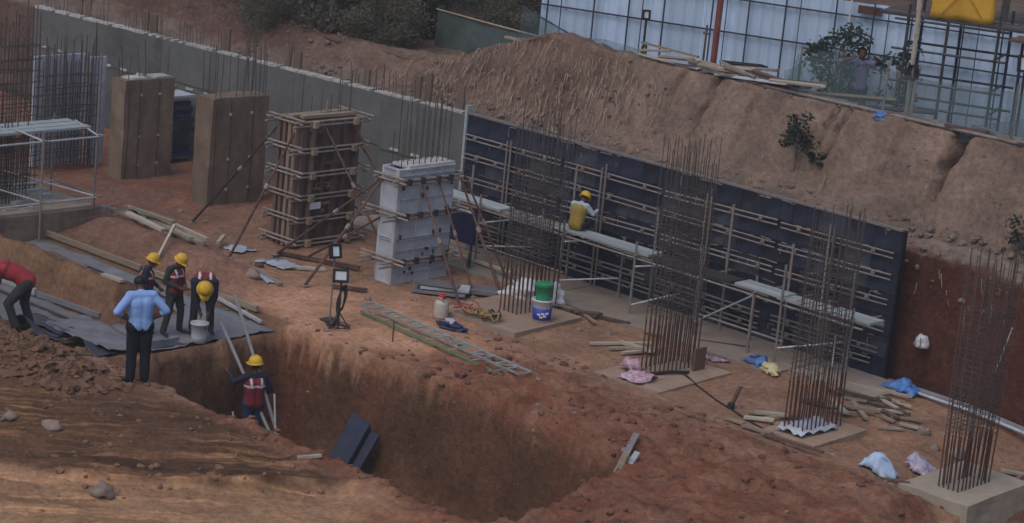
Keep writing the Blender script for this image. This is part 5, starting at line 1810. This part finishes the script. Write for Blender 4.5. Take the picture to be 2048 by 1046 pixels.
def pl_near(r):
    x, y = r.uniform(-1, 9.5), r.uniform(-16, -11.2)
    c = .75 * x - .66 * y + .05 * (.66 * x + .75 * y + 6.5) ** 2
    if not (10 < c < 13.6 or r.random() < .12):
        return None
    if 12.6 < c < 13.4:
        return (x, y, G(x, y), .8)
    return (x, y, G(x, y), .75) if r.random() < .5 else None


scatter('soil_crumbs', 'clod', 1500, pl_near, .026, 52)


def pl_red(r):
    x, y = r.uniform(2.8, 13.5), r.uniform(-9.5, -4.0)
    if fbm(x * .8, y * .8, 11) < -.12 or trench_amt(x, y) > .05:
        return None
    return (x, y, G(x, y), 1)


scatter('red_soil_crumbs', 'clod_red', 1700, pl_red, .024, 53)


def pl_right(r):
    x, y = r.uniform(6.5, 14), r.uniform(-12.2, -9)
    if trench_amt(x, y) > .05 or x < 9 + .3 * r.random():
        return None
    return (x, y, G(x, y), 1.2)


scatter('front_soil_crumbs', 'clod_red', 400, pl_right, .026, 57)


def pl_all(r):
    x, y = r.uniform(-9, 13), r.uniform(-7, -.3)
    if fbm(x * .6, y * .6, 13) < 0:
        return None
    return (x, y, G(x, y), .9)


scatter('pebbles', 'stone', 900, pl_all, .024, 54)


def pl_edge(r):
    t = r.random()
    x = r.uniform(1, 9)
    y = (-11.0 if t < .6 else -6.75) + r.gauss(0, .12)
    return (x, y, G(x, y), 1) if trench_amt(x, y) < .3 else None


scatter('edge_crumbs', 'clod', 260, pl_edge, .022, 55)


def bank_z(x, y):
    pr = bank_profile(x)
    for (y0, z0), (y1, z1) in zip(pr[:-1], pr[1:]):
        if y0 <= y <= y1:
            return z0 + (z1 - z0) * (y - y0) / (y1 - y0)
    return pr[0][1]


def pl_fill(r):
    x = r.uniform(-10, 12.5)
    y = r.uniform(.5, 1.25)
    return (x, y, bank_z(x, y), 1)


scatter('backfill_stones', 'stone_dun', 2000, pl_fill, .024, 56)


def pl_bank(r):
    x = r.uniform(-11, 11)
    y = r.uniform(1.2, 2.4) if x > -4 else r.uniform(.9, 3.5)
    return (x, y, bank_z(x, y), 1 if x < 1.5 else .5)


scatter('bank_crumbs', 'stone_dun', 1100, pl_bank, .02, 58)

# dry pale roots hanging down the spoil mound and the cut faces
rng = random.Random(61)
mb = MB()
for i in range(700):
    if i < 590:
        x, y = rng.uniform(-5.5, 1.6), rng.uniform(1.05, 1.95)
        if fbm(x * 1.1, y * 2, 77) < -.05:
            x, y = rng.uniform(-4.5, 0.4), rng.uniform(1.2, 1.95)
    elif i < 660:
        x, y = rng.uniform(-10, 6), rng.uniform(.75, 1.5)
    else:
        x, y = rng.uniform(8.6, 13), rng.uniform(.42, .5)
    L = .07 + .34 * rng.random() ** 2
    pts = []
    dx = rng.gauss(.12, .22)
    z0 = bank_z(x, y) if i < 660 else rng.uniform(1.5, 2.25)
    for k in range(4):
        t = k / 3
        yy = y - L * t * (.45 if i < 660 else .03)
        zz = (bank_z(x, yy) if i < 660 else z0 - L * t) + .03
        pts.append((x + dx * L * t + .012 * math.sin(t * 5 + i), yy - (.05 if i < 660 else .1), zz))
    mb.tube(pts, rng.uniform(.005, .013), 4, .004)
o = mb.build('dry_roots', 'straw')
o['kind'] = 'stuff'
stick('thin pale stick leaning on the red earth face beside the rightmost cage', (10.45, .25, .7), (10.62, .3, 1.5), .02, .02, 'timber_pale', 'stick', 'stick', None, False)


# ------------------------------------------------------------------ people
def capsule(mb, a, b, ra, rb, n=14):
    a, b = Vector(a), Vector(b)
    d = (b - a)
    L = d.length
    d = d / L if L > 1e-6 else Vector((0, 0, 1))
    prof = []
    for i in range(6):
        t = math.pi / 2 * (1 - i / 5)
        prof.append((max(1e-4, ra * math.cos(t)), -ra * math.sin(t)))
    for i in range(6):
        t = math.pi / 2 * i / 5
        prof.append((max(1e-4, rb * math.cos(t)), L + rb * math.sin(t)))
    mb.lathe(prof, n, a, 0, d.to_track_quat('Z', 'Y').to_matrix())


def seg_dist(p, a, b, ra, rb):
    ab = b - a
    t = 0 if ab.length_squared < 1e-9 else max(0, min(1, (p - a).dot(ab) / ab.length_squared))
    return (p - (a + ab * t)).length - (ra + (rb - ra) * t), t


def remeshed(mb, voxel, smooth=3):
    tmp = bpy.data.objects.new('tmp', mb.mesh('tmp', 'skin'))
    C.objects.link(tmp)
    md = tmp.modifiers.new('r', 'REMESH')
    md.mode = 'VOXEL'
    md.voxel_size = voxel
    sm = tmp.modifiers.new('s', 'SMOOTH')
    sm.factor = .5
    sm.iterations = smooth
    dg = bpy.context.evaluated_depsgraph_get()
    dg.update()
    me = bpy.data.meshes.new_from_object(tmp.evaluated_get(dg))
    old = tmp.data
    bpy.data.objects.remove(tmp)
    bpy.data.meshes.remove(old)
    return me


BASE = dict(pel=(0, 0, .93), waist=(0, 0, 1.07), chest=(0, 0, 1.27), neck=(0, 0, 1.45), head=(.02, 0, 1.58),
            shL=(0, .175, 1.39), shR=(0, -.175, 1.39), elL=(-.02, .25, 1.12), elR=(-.02, -.25, 1.12), wrL=(.08, .26, .88), wrR=(.08, -.26, .88),
            hipL=(0, .09, .9), hipR=(0, -.09, .9), knL=(.03, .1, .49), knR=(.03, -.1, .49), anL=(-.02, .11, .08), anR=(-.02, -.11, .08),
            toL=(.16, .13, .035), toR=(.16, -.13, .035), look=(1, 0, 0), hup=(0, 0, 1))


def person(label, loc, face, pose, shirt, trouser, vest=None, helmet=True, sleeve=1.0, grp=None, sc=1.0, bulk=1.14):
    J = {k: Vector(v) for k, v in {**BASE, **pose}.items()}
    t = thing('person', label, 'person', loc, face, grp)
    t.scale = (sc,) * 3
    look = J['look'].normalized()
    hup = (J['hup'] - look * J['hup'].dot(look)).normalized()
    side = hup.cross(look)
    hd = J['head']

    def H(f, l, u):
        return hd + look * f + side * l + hup * u
    bones = []

    def bone(a, b, ra, rb, tagname):
        f = bulk if tagname in 'st' else (1 + (bulk - 1) * .8) if tagname == 'a' else 1.0
        bones.append((Vector(a), Vector(b), ra * f, rb * f, tagname))
    tw_ = (J['shL'] - J['shR']).normalized()
    # torso
    for s in (-1, 1):
        bone(J['chest'] + tw_ * .06 * s, J['waist'] + tw_ * .045 * s, .112, .105, 's')
        bone(J['waist'] + tw_ * .04 * s, J['pel'] + tw_ * .05 * s, .105, .115, 's')
    bone(J['shL'], J['shR'], .066, .066, 's')
    bone(J['chest'], J['neck'] - (J['neck'] - J['chest']) * .15, .10, .06, 's')
    bone(J['hipL'], J['hipR'], .108, .108, 't')
    bone(J['neck'] - (hd - J['neck']) * .3, hd - hup * .04, .052, .05, 'k')
    for S in 'LR':
        bone(J['hip' + S], J['kn' + S], .096, .068, 't')
        bone(J['kn' + S], J['an' + S], .066, .058, 't')
        bone(J['an' + S] + Vector((-.02, 0, -.03)), J['to' + S], .045, .036, 'f')
        bone(J['sh' + S], J['el' + S], .062, .05, 'a')
        bone(J['el' + S], J['wr' + S], .047, .036, 'a')
    # head: skull, face, jaw, nose, ears
    bone(H(-.015, 0, .035), H(.0, 0, .03), .088, .088, 'k')
    bone(H(.035, 0, -.03), H(.03, 0, .04), .062, .07, 'k')
    bone(H(.055, 0, -.075), H(.02, 0, -.06), .032, .045, 'k')
    bone(H(.098, 0, .01), H(.112, 0, -.018), .011, .016, 'k')
    for s in (-1, 1):
        bone(H(-.005, .088 * s, .02), H(-.008, .09 * s, -.015), .016, .013, 'k')
        bone(H(.08, .035 * s, .035), H(.085, .012 * s, .035), .014, .014, 'k')
    # palm
    fingers = []
    for S, sg in (('L', 1), ('R', -1)):
        d = (J['wr' + S] - J['el' + S]).normalized()
        palm = J.get('palm' + S, J['wr' + S] + d * .085)
        dd = (palm - J['wr' + S]).normalized()
        across = dd.cross(Vector((0, sg, 0.2)))
        across = across.normalized() if across.length > .05 else Vector((1, 0, 0))
        nrm = across.cross(dd).normalized()
        bone(J['wr' + S], palm - dd * .01, .03, .034, 'k')
        fingers.append((palm, dd, across, nrm, sg))
    mb = MB()
    for a, b, ra, rb, tg in bones:
        capsule(mb, a, b, ra, rb)
    me = remeshed(mb, .0125, 3)
    # fingers and thumb join the same mesh, rooted in the palm
    bm = bmesh.new()
    bm.from_mesh(me)
    seed_ = len(bpy.data.objects) * .37
    for v in bm.verts:                      # cloth folds
        if (v.co - hd).length > .2 and min((v.co - J['wrL']).length, (v.co - J['wrR']).length) > .1:
            q = v.co * 8
            f = .8 * noise.noise(Vector((q.x + q.z * .8 + seed_, q.y, q.z * 1.6))) + .6 * abs(noise.noise(Vector((q.x * 2 + q.z, q.y * 2 - q.z, q.z * 1.5 + seed_))))
            v.co += v.normal * .004 * f
    fb = MB()
    for palm, dd, ac, nr, sg in fingers:
        for q, L in enumerate((.066, .078, .073, .056)):
            o_ = palm + ac * (-.027 + .018 * q) - dd * .012
            k1 = o_ + dd * L * .5 + nr * .008
            k2 = k1 + (dd * .8 + nr * .6 * 1).normalized() * L * .45
            fb.tube([o_, k1, k2], .0092, 6, .0068)
        o_ = palm - dd * .05 - ac * .026
        fb.tube([o_, o_ + dd * .032 - ac * .026 + nr * .01, o_ + dd * .065 - ac * .03 + nr * .02], .0105, 6, .008)
    fme = fb.mesh('f', 'skin')
    bm.from_mesh(fme)
    bpy.data.meshes.remove(fme)
    bm.to_mesh(me)
    bm.free()
    me.materials.clear()
    for k in ('skin', shirt, trouser, 'shoe'):
        me.materials.append(M[k])
    idx = []
    for p in me.polygons:
        c = p.center
        best, bt, bb = 9, 'k', 0
        for a, b, ra, rb, tg in bones:
            d, tt = seg_dist(c, a, b, ra, rb)
            if d < best:
                best, bt, bb = d, tg, tt
                bi = (a - J['elL']).length < 1e-6 or (a - J['elR']).length < 1e-6
        if bt == 's' or (bt == 'a' and (not bi or bb < sleeve)):
            idx.append(1)
        else:
            idx.append({'t': 2, 'f': 3}.get(bt, 0))
    me.polygons.foreach_set('material_index', idx)
    me.polygons.foreach_set('use_smooth', [True] * len(me.polygons))
    me.update()
    link('body', me, t)
    ef = MB()
    for s in (-1, 1):
        ef.lathe([(.001, -.009), (.009, 0), (.001, .009)], 6, H(.097, .032 * s, .012))
    ef.tube([H(.092, -.022, -.045), H(.099, 0, -.047), H(.092, .022, -.045)], .005, 5)
    ef.build('face_features', 'eye', t)
    # hair cap
    hm = MB()
    rot = Matrix((look, side, hup)).transposed()
    prof = [(.097 * math.cos(a), .045 + .097 * math.sin(a)) for a in [i * math.pi / 12 for i in range(-2, 6)]] + [(.002, .143)]
    hm.lathe(prof, 16, hd - look * .014, 0, rot)
    hm.build('hair', 'hair', t, True)
    if helmet:
        hb = MB()
        prof = [(.155, .05), (.128, .06), (.128, .085), (.12, .125), (.1, .165), (.065, .192), (.02, .2)]
        hb.lathe(prof, 22, hd - look * .005, 0, rot)
        hb.add([H(.10, -.1, .052), H(.10, .1, .052), H(.20, .055, .045), H(.20, -.055, .045), H(.10, -.1, .064), H(.10, .1, .064), H(.20, .055, .055), H(.20, -.055, .055)],
               [(0, 3, 2, 1), (4, 5, 6, 7), (0, 1, 5, 4), (1, 2, 6, 5), (2, 3, 7, 6), (3, 0, 4, 7)])
        for s in (-.03, 0, .03):
            hb.tube([H(.12, s, .10), H(.08, s, .175), H(0, s, .205), H(-.08, s, .175), H(-.12, s, .10)], .008, 5)
        hb.build('helmet', 'helmet', t, True)
    if vest:
        vb = MB()
        e = .016
        for a, b, ra, rb, tg in bones[:4]:
            pull = 0
            capsule(vb, a, b, ra + e, rb + e)
        up_ = (J['neck'] - J['chest'])
        for S in 'LR':
            capsule(vb, J['chest'] + (J['sh' + S] - J['chest']) * .2, J['sh' + S] - tw_ * (.03 if S == 'L' else -.03), .1, .07)
        vm = remeshed(vb, .0125, 3)
        vm.materials.clear()
        vm.materials.append(M[vest])
        vm.materials.append(M['reflect'])
        ax = (J['chest'] - J['waist']).normalized()
        ids = []
        for p in vm.polygons:
            h_ = (p.center - J['chest']).dot(ax)
            l_ = abs((p.center - J['chest']).dot(tw_))
            band = (-.045 < h_ < -.005) or (h_ >= -.01 and .075 < l_ < .115)
            ids.append(1 if band else 0)
        vm.polygons.foreach_set('material_index', ids)
        vm.polygons.foreach_set('use_smooth', [True] * len(vm.polygons))
        link('vest', vm, t)
    return t


A_FWD = math.atan2(.735, -.678)      # away from the camera
A_RIGHT = math.atan2(.678, .735)     # toward the picture's right
A_CAM = A_FWD + math.pi
A_LEFT = A_RIGHT + math.pi
# man in the blue shirt, seen from behind, hands on hips
person('man in light blue shirt and black trousers with hands on hips at the trench edge', (2.2, -11.18, GH(2.2, -11.18) + .02), A_FWD + R(25),
       dict(elL=(-.10, .40, 1.17), elR=(-.10, -.38, 1.17), wrL=(.03, .19, 1.03), wrR=(.03, -.19, 1.02), palmL=(.09, .14, 1.0), palmR=(.09, -.14, 1.0), head=(.13, 0, 1.53), look=(1, .0, -.55), neck=(.03, 0, 1.44),
            anL=(-.02, .12, .08), toL=(.13, .24, .035), hipL=(0, .085, .9), knR=(.02, -.11, .49)),
       'shirt_blue', 'trouser_black', None, False, .35, bulk=1.3)
person('worker in yellow helmet and maroon vest half hidden behind the man in blue', (-.08, -9.3, GH(-.08, -9.3) + .05), A_RIGHT,
       dict(head=(.09, 0, 1.55), look=(1, 0, -.35), wrL=(.22, .16, 1.0), wrR=(.2, -.12, .95), elL=(.02, .24, 1.12), elR=(.0, -.25, 1.1)), 'shirt_navy', 'trouser_grey', 'vest_red', sc=.82)
person('worker in yellow helmet and maroon vest standing with legs apart, looking down', (.12, -8.86, GH(.12, -8.86) + .06), A_RIGHT - R(35),
       dict(head=(.1, 0, 1.54), look=(1, .1, -.6), knL=(.05, .16, .49), knR=(.02, -.17, .48), anL=(-.0, .2, .08), anR=(-.05, -.22, .08), toL=(.17, .24, .035), toR=(.12, -.28, .035),
            wrL=(.2, .1, 1.05), wrR=(.2, -.08, 1.03), elL=(-.04, .25, 1.13), elR=(-.04, -.25, 1.13)), 'shirt_green', 'trouser_grey', 'vest_red', sc=.82)
person('worker in yellow helmet bending down over the white bucket on the platform', (.34, -8.42, GH(.34, -8.42) + .06), A_CAM + R(10),
       dict(pel=(-.05, 0, .86), hipL=(-.05, .1, .84), hipR=(-.05, -.1, .84), waist=(.09, 0, .99), chest=(.29, 0, 1.06), neck=(.46, 0, 1.04), head=(.57, 0, .95), look=(.45, 0, -1), hup=(1, 0, .35),
            shL=(.38, .18, 1.04), shR=(.38, -.18, 1.04), elL=(.40, .19, .77), elR=(.42, -.17, .77), wrL=(.46, .1, .52), wrR=(.47, -.07, .54), knL=(.0, .14, .45), knR=(.0, -.14, .45),
            anL=(-.05, .16, .08), anR=(-.05, -.16, .08), toL=(.12, .2, .035), toR=(.12, -.2, .035)), 'shirt_navy', 'trouser_grey', 'vest_red', sc=.95)
RX, RY = -.92, -11.15
person('worker in red shirt bending over at the left edge of the picture', (RX, RY, GH(RX, RY) + .0), A_LEFT + R(8),
       dict(pel=(-.04, 0, .86), hipL=(-.04, .1, .84), hipR=(-.04, -.1, .84), waist=(.12, 0, .97), chest=(.33, 0, 1.04), neck=(.5, 0, 1.08), head=(.6, 0, 1.06), look=(.8, 0, -.7), hup=(.7, 0, .8),
            shL=(.43, .18, 1.04), shR=(.43, -.18, 1.04), elL=(.44, .2, .76), elR=(.44, -.2, .76), wrL=(.5, .14, .5), wrR=(.5, -.14, .5), knL=(.24, .13, .5), knR=(.0, -.13, .46),
            anL=(.1, .15, .12), anR=(-.12, -.15, .08), toL=(.26, .16, .08), toR=(.04, -.17, .035)), 'shirt_red', 'trouser_grey', 'vest_red')
bpy.context.scene.objects['person.004'].children[-1].data.materials[1] = M['vest_red']
bpy.context.scene.objects['person.004'].children[-1].data.materials[0] = M['shirt_red']
person('jeans-wearing worker in yellow helmet and maroon vest standing in the trench', (1.48, -8.14, -1.9), A_FWD + R(25),
       dict(elL=(.05, .36, 1.3), wrL=(.26, .42, 1.42), elR=(-.02, -.29, 1.14), wrR=(.16, -.24, 1.05), look=(1, .5, -.1)), 'shirt_navy', 'jeans', 'vest_red', sc=.95)
person('worker in yellow helmet and mustard vest sitting on the scaffold plank', (1.72, -.68, 1.245), R(100),
       dict(pel=(0, 0, .1), hipL=(.02, .1, .1), hipR=(.02, -.1, .1), waist=(.02, 0, .25), chest=(.07, 0, .44), neck=(.15, 0, .59), head=(.24, 0, .66), look=(1, 0, -.7), hup=(.6, 0, 1),
            shL=(.1, .18, .54), shR=(.1, -.18, .54), elL=(.2, .28, .36), elR=(.16, -.32, .38), wrL=(.38, .22, .34), wrR=(.38, -.3, .44), knL=(.38, .13, .14), knR=(.38, -.13, .14), anL=(.32, .13, -.25), anR=(.32, -.13, -.25),
            toL=(.44, .14, -.33), toR=(.44, -.14, -.33)), 'shirt_pale', 'trouser_grey', 'vest_yellow', sc=.82)
sv = [o for o in bpy.context.scene.objects if o.name.startswith('vest')][-1]
sv.data.materials[1] = M['vest_yellow']
person('man in lilac shirt standing behind the net with both elbows spread wide', (3.45, 5.35, 2.98), A_CAM + R(8),
       dict(elL=(.04, .42, 1.42), elR=(.04, -.42, 1.42), wrL=(.18, .27, 1.52), wrR=(.18, -.27, 1.5), shL=(0, .18, 1.4), shR=(0, -.18, 1.4)), 'shirt_lilac', 'trouser_grey', None, False, .3)

# small offcuts lying about
rng = random.Random(91)
for (x0, x1, y0, y1, n, lab, grp) in ((8.3, 10.1, -2.5, -.7, 16, 'small wooden offcut among the litter right of the third rebar cage', 'offcuts right of the third cage'),
                                      (-6.9, -3.6, -5.7, -4.3, 12, 'small wooden offcut scattered round the timber heap on the berm', 'offcuts round the timber heap'),
                                      (2.4, 4.6, -1.9, -1.45, 7, 'small dark offcut along the strip edge right of the first rebar cage', 'offcuts along the strip edge'),
                                      (8.3, 9.0, -4.2, -3.2, 7, 'small pale offcut in the litter left of the third footing', 'offcuts left of the third footing')):
    for i in range(n):
        x, y, a, L = rng.uniform(x0, x1), rng.uniform(y0, y1), rng.uniform(-.6, .9), rng.uniform(.18, .55)
        o = stick(lab, (x, y, .04), (x + L * math.cos(a), y + L * math.sin(a), .04 + rng.uniform(0, .05)), rng.uniform(.04, .1), .035,
                  rng.choice(('timber', 'timber_pale', 'timber', 'timber_red')) if x > 3 or x < 0 else 'timber_red', 'timber', 'offcut', grp)
